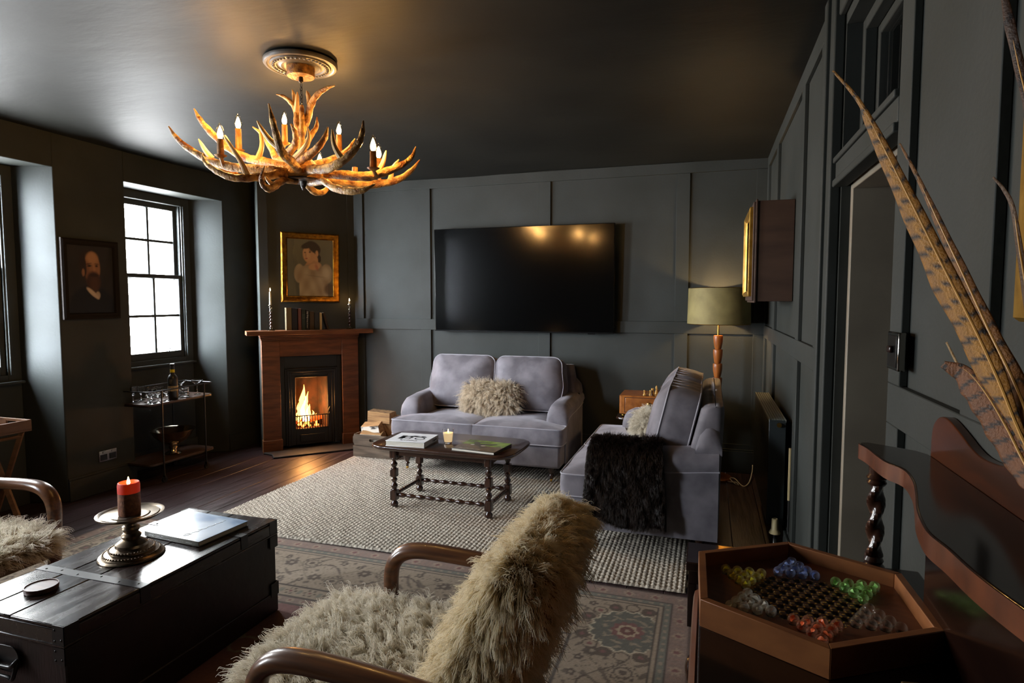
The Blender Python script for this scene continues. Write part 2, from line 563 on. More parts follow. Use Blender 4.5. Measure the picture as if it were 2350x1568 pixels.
# floor boards run towards the fireplace wall
mb = MB()
x = -5.0
k = 0
while x < 1.8:
    wd = .165 + .03 * rnd.random()
    y0 = -2.6
    cuts = [y0] + sorted(rnd.uniform(-1.5, 5) for _ in range(2)) + [5.6]
    for a, b in zip(cuts, cuts[1:]):
        mb.box(x + .0015, x + wd - .0015, a + .001, b - .001, -.03, -rnd.random() * .0012)
    x += wd
mb.box(-5.0, 1.8, -2.6, 5.6, -.06, -.031)
struct(mb.build('floor', M_FLOOR, bevel=.0015, seg=1, fix=False))

# ceiling, with the slightly wavy old plaster
def cz(u, v):
    x = -5.0 + 6.8 * u; y = -2.6 + 8.2 * v
    return (x, y, ZC + .006 * math.sin(2.1 * x + .7 * y) * math.sin(1.3 * y + .4) + .003 * math.sin(5 * x - 3 * y))
mb = MB()
mb.grid(80, 80, cz)
mb.box(-5.0, 1.8, -2.6, 5.6, ZC + .03, ZC + .08)
struct(mb.build('ceiling', PAINT_C))

# wall behind the television, with board-and-batten panelling
mb = MB()
mb.box(-5.0, .55, YB, YB + .12, 0, ZC + .02)
struct(mb.build('wall_back', PAINT))
mb = MB()
st = .016
def strip_back(x0, x1, z0, z1):
    mb.box(x0, x1, YB - st, YB, z0, z1)
strip_back(-3.39, .45, 2.51, ZC)
strip_back(-3.39, .45, 1.163, 1.265)
strip_back(-3.39, .45, .0, .24)
for a, b in ((-3.39, -3.29), (-2.663, -2.555), (-1.478, -1.37), (-.276, -.167), (.353, .45)):
    strip_back(a, b, .24, 1.163); strip_back(a, b, 1.265, 2.51)
struct(mb.build('trim_1', PAINT, bevel=.002, seg=1))
mb = MB()
mb.box(-3.39, .45, YB - .034, YB - st, 0, .185); mb.box(-3.39, .45, YB - .028, YB - st, .185, .2)
struct(mb.build('baseboard_back', PAINT, bevel=.004))

# right wall: doorway at y 1.75-2.52, transom light above it
T = .17
mb = MB()
mb.box(XR, XR + T, 2.52, YB + .1, 0, ZC + .02)
mb.box(XR, XR + T, YF - .1, 1.75, 0, ZC + .02)
mb.box(XR, XR + T, 1.75, 2.52, 1.88, 1.965)
mb.box(XR, XR + T, 1.75, 2.52, 2.43, ZC + .02)
struct(mb.build('wall_right', PAINT))
mb = MB()
def strip_right(y0, y1, z0, z1, d=.018):
    mb.box(XR - d, XR, y0, y1, z0, z1)
for a, b in ((2.74, YB - .016), (YF, 1.75)):
    strip_right(a, b, 2.51, ZC); strip_right(a, b, 1.145, 1.245); strip_right(a, b, 0, .2)
for a, b in ((2.74, 2.93), (3.40, 3.51), (4.62, 4.73), (5.33, YB - .016), (1.655, 1.75), (1.185, 1.285), (.6, .7), (0., .1), (-.7, -.6), (-1.4, -1.3)):
    strip_right(a, b, .2, 1.145); strip_right(a, b, 1.245, 2.51)
struct(mb.build('trim_2', PAINT, bevel=.002, seg=1))
mb = MB()
for a, b in ((2.74, YB - .034), (YF, 1.72)):
    mb.box(XR - .034, XR - .018, a, b, 0, .185)
struct(mb.build('baseboard_right', PAINT, bevel=.004))

# door frame (no leaf in view), architrave and transom light
mb = MB()
mb.box(XR - .03, XR, 2.55, 2.70, 0, 2.585)
mb.box(XR - .045, XR, 2.66, 2.715, 0, 2.585)
mb.box(XR - .038, XR, 2.535, 2.56, 0, 2.585)
mb.box(XR - .024, XR, 1.72, 2.55, 2.47, 2.585)
dr = mb.build('door_1', PAINT, bevel=.006)
struct(dr)
mb = MB()
mb.box(XR + .03, XR + T, 2.485, 2.52, 0, 1.865)
mb.box(XR + .03, XR + T, 1.75, 1.775, 0, 1.865)
mb.box(XR + .03, XR + T, 1.775, 2.485, 1.845, 1.88)
struct(mb.build('door_jamb', PAINT_J, dr, bevel=.003))
mb = MB()
mb.box(XR - .03, XR + .02, 1.75, 2.53, 1.86, 1.885); mb.box(XR - .02, XR, 1.75, 2.53, 1.885, 1.96); mb.box(XR - .03, XR, 1.75, 2.53, 1.945, 1.965)
struct(mb.build('transom_bar', PAINT, dr, bevel=.004))
mb = MB()
for d0, d1, i in ((.05, .09, 0.), (.09, .13, .03)):
    y0, y1, z0, z1 = 1.75 + i, 2.52 - i, 1.965 + i, 2.43 - i
    t = .04
    mb.box(XR + d0, XR + d1, y1 - t, y1, z0, z1); mb.box(XR + d0, XR + d1, y0, y0 + t, z0, z1)
    mb.box(XR + d0, XR + d1, y0 + t, y1 - t, z0, z0 + t); mb.box(XR + d0, XR + d1, y0 + t, y1 - t, z1 - t, z1)
struct(mb.build('transom_frame', PAINT, dr, bevel=.004))
mb = MB()
mb.box(XR + .105, XR + .11, 1.83, 2.44, 2.05, 2.345)
struct(mb.build('transom_pane', PANE, dr))
# the hall beyond the doorway
mb = MB()
mb.box(1.5, 1.6, .6, 4.2, 0, ZC + .02); mb.box(XR + T, 1.5, 4.1, 4.2, 0, ZC + .02); mb.box(XR + T, 1.5, .6, .7, 0, ZC + .02)
struct(mb.build('wall_hall', HALL))

# rear wall behind the photographer
mb = MB(); mb.box(-5.0, XR + T, YF - .12, YF, 0, ZC + .02)
struct(mb.build('wall_rear', PAINT))

# window wall: three deep alcoves
ALC = [(3.71, 4.73), (2.17, 3.165), (.04, 1.06)]          # alcove mouths in the room face
WIN = [(3.82, 4.58), (2.28, 3.06), (.17, .93)]            # the window boxes at the back of the splayed reveals
XA, XO = -4.60, -4.735
mb = MB()
lo_f, lo_b = YF - .12, YF - .12
for (fa, fb), (ba, bb) in list(zip(reversed(ALC), reversed(WIN))) + [((YB + .12, 0), (YB + .12, 0))]:
    mb.prism([(XO, lo_b), (XO, ba), (XA, ba), (XL, fa), (XL, lo_f), (XA, lo_b)][::-1], 0, ZC + .02)
    lo_f, lo_b = fb, bb
for (fa, fb), (ba, bb) in zip(ALC, WIN):
    mb.prism([(XO, ba), (XA, ba), (XL, fa), (XL, fb), (XA, bb), (XO, bb)], 2.37, ZC + .02)
    mb.prism([(XO, ba), (XA, ba), (XA, bb), (XO, bb)], 0, .87)
struct(mb.build('wall_left', PAINT, bevel=.006, seg=2))
mb = MB()
ys = [YF - .12] + [v for a in reversed(ALC) for v in a] + [5.1]
for a, b in zip(ys[::2], ys[1::2]):
    mb.box(XL, XL + .018, a, b, 0, .15); mb.box(XL, XL + .011, a, b, .15, .168)
for (fa, fb), (ba, bb) in zip(ALC, WIN):
    mb.box(XA, XA + .016, ba, bb, 0, .16)
struct(mb.build('baseboard_left', PAINT, bevel=.003))

def window(n, ya, yb):
    mb = MB()
    fw = .088
    # box frame
    mb.box(XA - .12, XA, ya, ya + fw, .88, 2.37); mb.box(XA - .12, XA, yb - fw, yb, .88, 2.37)
    mb.box(XA - .12, XA, ya + fw, yb - fw, 2.30, 2.37); mb.box(XA - .12, XA, ya + fw, yb - fw, .88, .93)
    for d, i in ((XA, 0.), (XA - .02, .012)):
        mb.box(d - .012, d + .012, ya + fw - .03 + i, ya + fw - .012 + i, .93, 2.3)
        mb.box(d - .012, d + .012, yb - fw + .012 - i, yb - fw + .03 - i, .93, 2.3)
    wo = struct(mb.build('window_%d' % n, PAINT, bevel=.003))
    g0, g1 = ya + .123, yb - .123
    pw = (g1 - g0) / 2
    def sash(x, z0, z1, stile, bot, top, zb):
        mb = MB()
        a, b = ya + fw, yb - fw
        mb.box(x - .022, x + .022, a, g0, z0, z1); mb.box(x - .022, x + .022, g1, b, z0, z1)
        mb.box(x - .022, x + .022, g0, g1, z0, z0 + bot); mb.box(x - .022, x + .022, g0, g1, z1 - top, z1)
        for k in (1,):
            mb.box(x - .014, x + .014, g0 + pw * k - .011, g0 + pw * k + .011, z0 + bot, z1 - top)
        for k in range(2):
            mb.box(x - .014, x + .014, g0 + pw * k + (.011 if k else 0), g0 + pw * (k + 1) - (.011 if k < 1 else 0), zb - .011, zb + .011)
        s = struct(mb.build('sash', PAINT, wo, bevel=.003))
        p = MB(); p.box(x - .003, x + .003, g0, g1, z0 + bot, z1 - top)
        struct(p.build('pane', PANE, s))
        return s
    sash(XA - .085, 1.635, 2.30, .03, .035, .045, 1.97)
    lo = sash(XA - .038, .93, 1.675, .03, .06, .035, 1.31)
    mb = MB()
    mb.tube(cat([(XA - .02, g1 - .14, .985), (XA - .005, g1 - .14, .995), (XA + .005, g1 - .14, 1.012), (XA - .005, g1 - .14, 1.026), (XA - .015, g1 - .14, 1.02)], 4), .004, 8)
    struct(mb.build('sash_lift', IRON, lo))
    mb = MB(); mb.box(XA - .03, XA + .04, ya + .002, yb - .002, .868, .886)
    struct(mb.build('window_sill', PAINT, wo, bevel=.004))
for n, (a, b) in enumerate(WIN): window(n + 1, a, b)

# corner chimney breast: a frame of reference with x along it, y into it
DL, DR_ = (-3.708, 5.132, 0), math.radians(45)
mb = MB()
mb.box(-.45, -.295, 0, .1, 0, ZC + .02); mb.box(.285, .452, 0, .1, 0, ZC + .02)
mb.box(-.295, .285, 0, .1, .91, ZC + .02)
mb.box(-.45, -.40, .1, .47, 0, ZC + .02)
wc = mb.build('wall_chimney', PAINT, loc=DL, rz=DR_)
struct(wc)
mb = MB()
mb.box(-.45, -.37, -.008, 0, 1.17, ZC); mb.box(.375, .444, -.008, 0, 1.17, ZC)
struct(mb.build('trim_3', PAINT, loc=DL, rz=DR_))
# ------------------------------------------------------------------ corner fireplace
def dthing(name, label, catg, x, y, z, group=None, rz=0.):
    """a thing placed in the chimney breast's frame"""
    c, s = math.cos(DR_), math.sin(DR_)
    return thing(name, label, catg, (DL[0] + c * x - s * y, DL[1] + s * x + c * y, z), DR_ + rz, group)

mp = dthing('mantelpiece', 'stripped brown pine mantelpiece around the corner fireplace', 'mantelpiece', 0, 0, 0)
for a, b in ((-.455, -.295), (.285, .445)):
    mb = MB(); mb.box(a, b, -.08, -.002, .12, 1.07); mb.box(a - .008, b + .008, -.095, -.002, 0, .12)
    mb.build('leg', MANTEL, mp, bevel=.003)
mb = MB(); mb.box(-.295, .285, -.072, -.002, .912, 1.07)
mb.build('frieze', MANTEL, mp, bevel=.003)
mb = MB()
for i, (d, z0, z1) in enumerate(((.09, 1.07, 1.085), (.105, 1.085, 1.102), (.125, 1.102, 1.125))):
    mb.box(-.46 - .006 * i, .448, -d, -.002, z0, z1)
mb.build('moulding', MANTEL, mp, bevel=.005, seg=3)
mb = MB(); mb.prism([(-.59, -.22), (.565, -.22), (.565, -.145), (.425, -.004), (-.44, -.004), (-.59, -.03)], 1.125, 1.165)
mb.build('shelf', MANTEL, mp, bevel=.004)

fi = dthing('fireplace_insert', 'black cast-iron fireplace insert set in the corner mantelpiece', 'fireplace', 0, 0, 0)
mb = MB()
mb.box(-.292, -.25, -.03, .0, 0.041, .908); mb.box(.245, .282, -.03, .0, 0.041, .908); mb.box(-.25, .245, -.03, 0, .79, .908)
mb.build('slip_panel', mat('black slip', '#1d1e1d', .5), fi, bevel=.002)
mb = MB()
ox0, ox1, oz0, oz1 = -.157, .147, .19, .70
for d, i in ((.05, 0.), (.062, .018), (.052, .04)):
    x0, x1, z1 = -.25 + i, .245 - i, .79 - i
    mb.box(x0, x0 + .02, -d, -.03, .041, z1); mb.box(x1 - .02, x1, -d, -.03, .041, z1); mb.box(x0 + .02, x1 - .02, -d, -.03, z1 - .02, z1)
mb.box(-.20, ox0, -.04, .0, .041, .74); mb.box(ox1, .195, -.04, .0, .041, .74)
mb.box(ox0, ox1, -.04, 0, oz1, .74); mb.box(ox0, ox1, -.04, 0, .041, oz0)
mb.tube([(ox0, -.043, oz1 + .004), (ox1, -.043, oz1 + .004)], .006, 8)
mb.box(-.12, .11, -.055, -.04, .07, .14)
mb.build('surround', CASTI, fi, bevel=.003)
mb = MB()
# splayed brick cheeks, back, floor and throat
mb.add([(ox0, 0, oz0), (ox0 + .05, .26, oz0), (ox0 + .05, .26, oz1 + .1), (ox0, 0, oz1 + .1), (ox0 - .03, .0, oz0), (ox0 - .0, .29, oz0), (ox0, .29, oz1 + .1), (ox0 - .03, 0, oz1 + .1)],
       [(0, 1, 2, 3), (4, 7, 6, 5), (0, 3, 7, 4), (1, 5, 6, 2), (3, 2, 6, 7), (0, 4, 5, 1)])
mb.add([(ox1, 0, oz0), (ox1 - .05, .26, oz0), (ox1 - .05, .26, oz1 + .1), (ox1, 0, oz1 + .1), (ox1 + .03, .0, oz0), (ox1, .29, oz0), (ox1, .29, oz1 + .1), (ox1 + .03, 0, oz1 + .1)],
       [(0, 1, 2, 3), (4, 7, 6, 5), (0, 3, 7, 4), (1, 5, 6, 2), (3, 2, 6, 7), (0, 4, 5, 1)])
mb.box(ox0 + .03, ox1 - .03, .26, .29, oz0, oz1 + .1)
mb.box(ox0 - .02, ox1 + .02, 0, .29, oz0 - .03, oz0)
mb.box(ox0 - .02, ox1 + .02, 0.001, .29, oz1 + .1, oz1 + .13)
mb.build('firebox', BRICK, fi)
mb = MB()
mb.tube([(ox0 - .002, -.05, .325), (ox1 + .002, -.05, .325)], .006, 8)
mb.tube([(ox0 - .002, -.05, .197), (ox1 + .002, -.05, .197)], .006, 8)
for k in range(13):
    x = ox0 + .008 + k * (ox1 - ox0 - .016) / 12
    mb.tube([(x, -.05, .197), (x, -.05, .325)], .0042, 6)
mb.tube(cat([(ox1 + .006, -.05, .325), (ox1 + .016, -.052, .345), (ox1 + .004, -.054, .362), (ox1 + .012, -.054, .385), (ox1 + .02, -.054, .40)], 4), [.005] * 16 + [.002], 6)
mb.build('grate_bars', CASTI, fi)
mb = MB()
for k in range(26):
    x = rnd.uniform(ox0 + .04, ox1 - .04); y = rnd.uniform(.02, .2); z = oz0 + rnd.uniform(.02, .07)
    mb.sphere((x, y, z), rnd.uniform(.018, .03), 7, 5, sq=(1, .8, .75))
mb.build('coals', mat('coal', '#14100e', .8), fi)['kind'] = 'stuff'
hs = MB(); hs.prism([(-.40, -.33), (.36, -.33), (.36, -.2), (.448, -.105), (.448, -.01), (-.46, -.01), (-.46, -.1), (-.40, -.2)], .001, .016)
h_ = hs.build('hearth', STONE, loc=DL, rz=DR_, bevel=.006)
tag(h_, 'low dark stone hearth on the floor before the corner fireplace', 'hearth')

fr = dthing('fire', 'orange log fire burning behind the grate bars', 'fire', 0, 0, oz0)
def flame(mb, x, y, z, h, r, lean=0., n=8, ph=0.):
    secs = []
    for i in range(13):
        t = i / 12
        rr = r * (math.sin(PI * min(1, t * 1.35 + .12)) ** .8 if t < .6 else (1 - t) * 1.9) + .0006
        cx = x + lean * t * t + .012 * math.sin(6 * t + ph); cy = y + .008 * math.sin(5 * t + ph * 2)
        secs.append([(cx + rr * math.cos(2 * PI * k / n), cy + .6 * rr * math.sin(2 * PI * k / n), z + h * t) for k in range(n)])
    mb.loft(secs)
for x, h, r, ln, ph in ((-.115, .20, .018, .01, 0), (-.082, .32, .026, .012, 1.2), (-.055, .37, .03, -.01, 2.1), (-.03, .30, .026, .012, .6), (.0, .17, .022, -.015, 1.9), (.03, .11, .016, -.02, 3), (-.13, .12, .014, .02, 2), (.055, .07, .012, .0, 1)):
    mb = MB(); flame(mb, x, .09 + .03 * math.sin(ph), .05, h, r, ln, ph=ph)
    fl = mb.build('flame', FIREM, fr)
for x, h, r, ph in ((-.062, .25, .014, 2.1), (-.085, .17, .011, 1.2), (-.03, .14, .011, .6)):
    mb = MB(); flame(mb, x, .05, .06, h, r, 0, ph=ph)
    mb.build('flame_core', FIREH, fr)
CHAR = mat('charred log', '#1a0f0a', .9, emit='#ff4a08', es=.5)
for x, a in ((-.05, .5), (.02, -.5)):
    mb = MB(); mb.tube([(x - .09, .10 + a * .05, .05), (x + .09, .10 - a * .05, .085)], [.024, .026], 9); mb.build('burning_log', CHAR, fr)
mb = MB()
for k in range(14):
    mb.sphere((rnd.uniform(-.12, .07), rnd.uniform(.0, .12), rnd.uniform(.015, .055)), .013, 6, 4)
mb.build('embers', EMBER, fr)['kind'] = 'stuff'
ld = bpy.data.lights.new('fire_glow', 'POINT'); ld.energy = 6; ld.color = (1, .42, .12); ld.shadow_soft_size = .05
lo = bpy.data.objects.new('fire_glow', ld); COL.objects.link(lo); lo.parent = fr; lo.location = (-.03, -.005, .26)

# painting over the mantel
def frame_mesh(w_, h_, prof, m, parent, name='frame'):
    """mitred frame in the xz plane, centre 0; prof = [(inset, depth towards -y)]"""
    mb = MB()
    n = len(prof); v = []; f = []
    for sx, sz in ((-1, -1), (1, -1), (1, 1), (-1, 1)):
        for i, d in prof:
            v.append((sx * (w_ / 2 - i), -d, sz * (h_ / 2 - i)))
    for c in range(4):
        a, b = c * n, ((c + 1) % 4) * n
        for k in range(n):
            f.append((a + k, a + (k + 1) % n, b + (k + 1) % n, b + k))
    mb.add(v, f)
    return mb.build(name, m, parent, ang=30)

def mixc(a, b, t):
    t = min(1, max(0, t)); return tuple(a[k] * (1 - t) + b[k] * t for k in range(3))
def ell(u, v, cx, cy, rx, ry, rot=0., soft=.12):
    c, s = math.cos(rot), math.sin(rot)
    dx, dy = u - cx, v - cy
    x, y = (c * dx + s * dy) / rx, (-s * dx + c * dy) / ry
    d = math.sqrt(x * x + y * y)
    return min(1, max(0, (1 - d) / soft + .5))
def nz(u, v, s, k=0):
    return math.sin(u * s * 7.3 + k) * math.sin(v * s * 5.1 + 1.7 * k + 2 * math.sin(u * s * 2 + k))
L_ = lin
def woman(u, v):
    """u right, v up, 0..1"""
    bgc = mixc(L_('#4a4a3c'), L_('#5f5b49'), v * .6 + .3 * u + .12 * nz(u, v, 2))
    if u < .16 + .02 * nz(v, u, 2): bgc = mixc(bgc, L_('#3d4038'), .6)
    c = bgc
    c = mixc(c, L_('#2c302b'), .7 * ell(u, v, .22, .27, .05, .35, .1, .9))
    skin, hair, dress = L_('#a8805c'), L_('#2a2018'), L_('#8f8068')
    # nape bun and hair behind
    c = mixc(c, hair, ell(u, v, .665, .655, .055, .075))
    c = mixc(c, hair, ell(u, v, .525, .80, .175, .15, -.2))
    # neck and shoulders
    c = mixc(c, skin, ell(u, v, .56, .60, .095, .14, -.15))
    c = mixc(c, mixc(skin, L_('#7c5a40'), .3), ell(u, v, .56, .53, .17, .09))
    # face, three-quarter to the left
    c = mixc(c, skin, ell(u, v, .465, .725, .125, .145, .25, .1))
    c = mixc(c, mixc(skin, L_('#c9a27c'), .5), ell(u, v, .43, .73, .06, .1, .2, .8) * .7)
    c = mixc(c, hair, ell(u, v, .585, .84, .135, .085, -.45, .2))
    c = mixc(c, hair, ell(u, v, .44, .875, .13, .05, .25, .25))
    c = mixc(c, skin, ell(u, v, .635, .745, .03, .05, .1, .4))
    c = mixc(c, L_('#3a281c'), ell(u, v, .49, .765, .022, .013, 0, .6)); c = mixc(c, L_('#3a281c'), ell(u, v, .39, .755, .018, .011, 0, .6))
    c = mixc(c, L_('#5a3f2b'), .7 * ell(u, v, .5, .79, .035, .008, -.15, .8)); c = mixc(c, L_('#7d583c'), .6 * ell(u, v, .405, .71, .012, .04, .1, .9))
    c = mixc(c, L_('#8a4a3a'), ell(u, v, .415, .655, .028, .01, .1, .7))
    # dress
    d = max(ell(u, v, .56, .2, .29, .33, 0, .1), ell(u, v, .83, .40, .13, .17, 0, .12), ell(u, v, .27, .40, .11, .16, 0, .12), ell(u, v, .56, .44, .3, .12, 0, .12))
    if v < .3 and .27 < u < .86: d = max(d, 1)
    dc = mixc(dress, L_('#75644d'), .5 + .5 * nz(u, v, 3, 2)); dc = mixc(dc, L_('#a89a80'), .5 * ell(u, v, .82, .42, .1, .1, 0, .9))
    c = mixc(c, dc, d)
    c = mixc(c, skin, ell(u, v, .58, .52, .12, .055, .1, .3))
    c = mixc(c, L_('#5d5240'), .5 * ell(u, v, .6, .36, .2, .008, -.1, .9)); c = mixc(c, L_('#8a4632'), .55 * ell(u, v, .63, .51, .03, .06, .4, .9))
    c = mixc(c, L_('#3c2b20'), .75 * ell(u, v, .9, .14, .12, .1, .2, .5))
    return tuple(min(1, k * 1.55) for k in c)
pa = dthing('framed_painting', 'gilt framed painting of a dark haired woman hanging above the mantelpiece', 'painting', .013, -.004, 1.761)
pa.rotation_euler = (0, math.radians(.6), DR_)
mb = MB(); mb.grid(70, 90, lambda u, v: ((u - .5) * .45, -.018, (v - .5) * .57), col=woman)
mb.box(-.27, .27, -.012, 0, -.33, .33, mi=1); mb.col += [(.02, .015, .01)] * 8
mb.build('canvas', [PICTG, BLACK], pa, fix=False)
frame_mesh(.545, .665, [(0, 0), (0, .03), (.012, .04), (.03, .034), (.042, .024), (.05, .022), (.056, .026), (.062, .016), (.062, 0)], GOLD, pa)

# ---- things on the mantel shelf
def candlestick(x, y, label, hold, cand):
    t = dthing('candlestick', label, 'candlestick', x, y, 1.165, 'barley-twist candlesticks on the mantel')
    mb = MB(); mb.lathe([(0, 0), (.034, 0), (.035, .004), (.02, .012), (.012, .02), (.011, .024), (0, .024)], 20)
    mb.build('base', SILVER, t)
    mb = MB(); mb.lathe([(0, hold - .062), (.009, hold - .062), (.011, hold - .05), (.008, hold - .04), (.012, hold - .03), (.015, hold - .022), (.01, hold - .012), (.021, hold - .004), (.021, hold), (.009, hold), (0, hold)], 18)
    mb.build('candle_cup', SILVER, t)
    twist(.024, hold - .062, .011, .0042, 5).build('stem', OAKV, t)
    c = dthing('taper_candle', cand[1], 'candle', x, y, 1.165 + hold, 'taper candles on the mantel')
    mb = MB(); mb.lathe([(0, 0), (.0105, 0), (.0085, cand[0] - .004), (.007, cand[0]), (0, cand[0] - .001)], 14)
    mb.build('wax', CREAMW, c)
    mb = MB(); mb.tube([(0, 0, cand[0] - .001), (.0005, 0, cand[0] + .008)], .0009, 6); mb.build('wick', BLACK, c)
    flame_obj(c, cand[0] + .005, .03, .0052)
def twist(z0, z1, r, wob, turns, n=14, steps=60, starts=2):
    mb = MB(); secs = []
    for i in range(steps + 1):
        t = i / steps; z = z0 + (z1 - z0) * t
        secs.append([((r + wob * math.cos(starts * (a := 2 * PI * k / n) - 2 * PI * turns * t)) * math.cos(a), (r + wob * math.cos(starts * a - 2 * PI * turns * t)) * math.sin(a), z) for k in range(n)])
    mb.loft(secs)
    return mb
def flame_obj(parent, z, h, r, x=0, y=0, m=None):
    mb = MB(); mb.lathe([(0, 0), (r * .55, h * .06), (r * .95, h * .22), (r, h * .32), (r * .8, h * .5), (r * .42, h * .74), (r * .15, h * .92), (0, h)], 12, M=trm(x, y, z))
    return mb.build('flame', m or FLAME, parent)
candlestick(-.37, -.12, 'silver based twisted candlestick on the window end of the mantel shelf', .238, (.125, 'tall cream taper candle, lit, above the beige end of the mantel books'))
candlestick(.358, -.12, 'silver based twisted candlestick on the television end of the mantel shelf', .243, (.024, 'short burnt-down cream candle stub, lit, on the mantel end near the television'))
BK = [(.640, .687, .213, '#6f6247', 'tall drab beige book, thickest and tallest on the mantel shelf'), (.589, .638, .207, '#1a1f2e', 'navy blue hardback beside the beige book on the mantel'),
      (.553, .582, .204, '#6e4744', 'slim dusty pink book between two dark books on the mantel'), (.513, .550, .195, '#22302e', 'dark green book with faint spine bands on the mantel'),
      (.481, .510, .19, '#101112', 'black book with white upright spine lettering on the mantel'), (.436, .478, .176, '#40321f', 'faded brown cloth book in the mantel row'),
      (.388, .434, .167, '#24272a', 'charcoal book between the brown and the cream books on the mantel'), (.363, .385, .163, '#b9a77f', 'slim pale cream book, lightest spine on the mantel')]
def book(name, w_, h_, d, col, parent=None, m=None, rough=.6):
    """upright: x = thickness, y = depth (spine at -y), z = height"""
    mb = MB(); c = m or mat('cover ' + name, col, rough); t = .0025
    mb.box(-w_/2, -w_/2 + t, -d/2, d/2, 0, h_); mb.box(w_/2 - t, w_/2, -d/2, d/2, 0, h_); mb.box(-w_/2 + t, w_/2 - t, -d/2, -d/2 + t, 0, h_)
    a = mb.build('cover', c, parent, bevel=.0012)
    mb = MB(); mb.box(-w_/2 + t, w_/2 - t, -d/2 + t, d/2 - .004, .003, h_ - .003)
    mb.build('pages', PAPER, parent)
    return a
for i, (a, b, h, col, lab) in enumerate(BK):
    d = .10 + .01 * (i % 3)
    t = dthing('book', lab, 'book', .45 - (a + b) / 2, -.155 + d / 2, 1.165, 'old books on the mantel shelf')
    book('mantel%d' % i, b - a, h, d, col, t)
    sp = -d / 2 - .0004
    if i == 4:
        wl = mat('spine white', '#d8d8d4', .6)
        text('spine_lettering', 'Lily King', .019, (.004 - .01, sp, .178), (math.radians(90), math.radians(90), 0), wl, t, ext=.0002)
        text('spine_lettering', 'Writers & Lovers', .0125, (-.008, sp, .108), (math.radians(90), math.radians(90), 0), wl, t, ext=.0002)
    if i == 3:
        mb = MB()
        for z in (.145, .138, .125, .112): mb.box(-.013, .013, sp - .0002, sp + .0005, z, z + .0022)
        mb.build('spine_bands', mat('spine bands', '#5d6a62', .5), t)
t = dthing('book', 'thin brown book leaning at the end of the mantel row', 'book', .45 - .305, -.105, 1.166, 'old books on the mantel shelf')
book('lean', .018, .168, .1, '#3a2a1e', t)
t.rotation_euler = (0, math.radians(-14.5), DR_)

# ------------------------------------------------------------------ television
t = thing('television', 'large flat black television mounted on the panelled wall above the sofa', 'television', (-1.63, 5.365, 1.634))
mb = MB(); mb.box(-.85, .85, 0, .03, -.478, .478); mb.box(-.5, .5, .03, .067, -.3, .3)
mb.build('case', BLACK, t, bevel=.004)
mb = MB(); mb.box(-.845, .845, -.003, 0, -.468, .474); mb.build('screen', SCREEN, t, bevel=.001)
mb = MB(); mb.box(-.85, .85, -.004, .0, -.478, -.469); mb.box(.62, .68, -.006, .01, -.487, -.478)
mb.build('bezel', mat('bezel', '#1b1b1c', .25, .6), t)
t.rotation_euler = (math.radians(1.2), 0, 0)

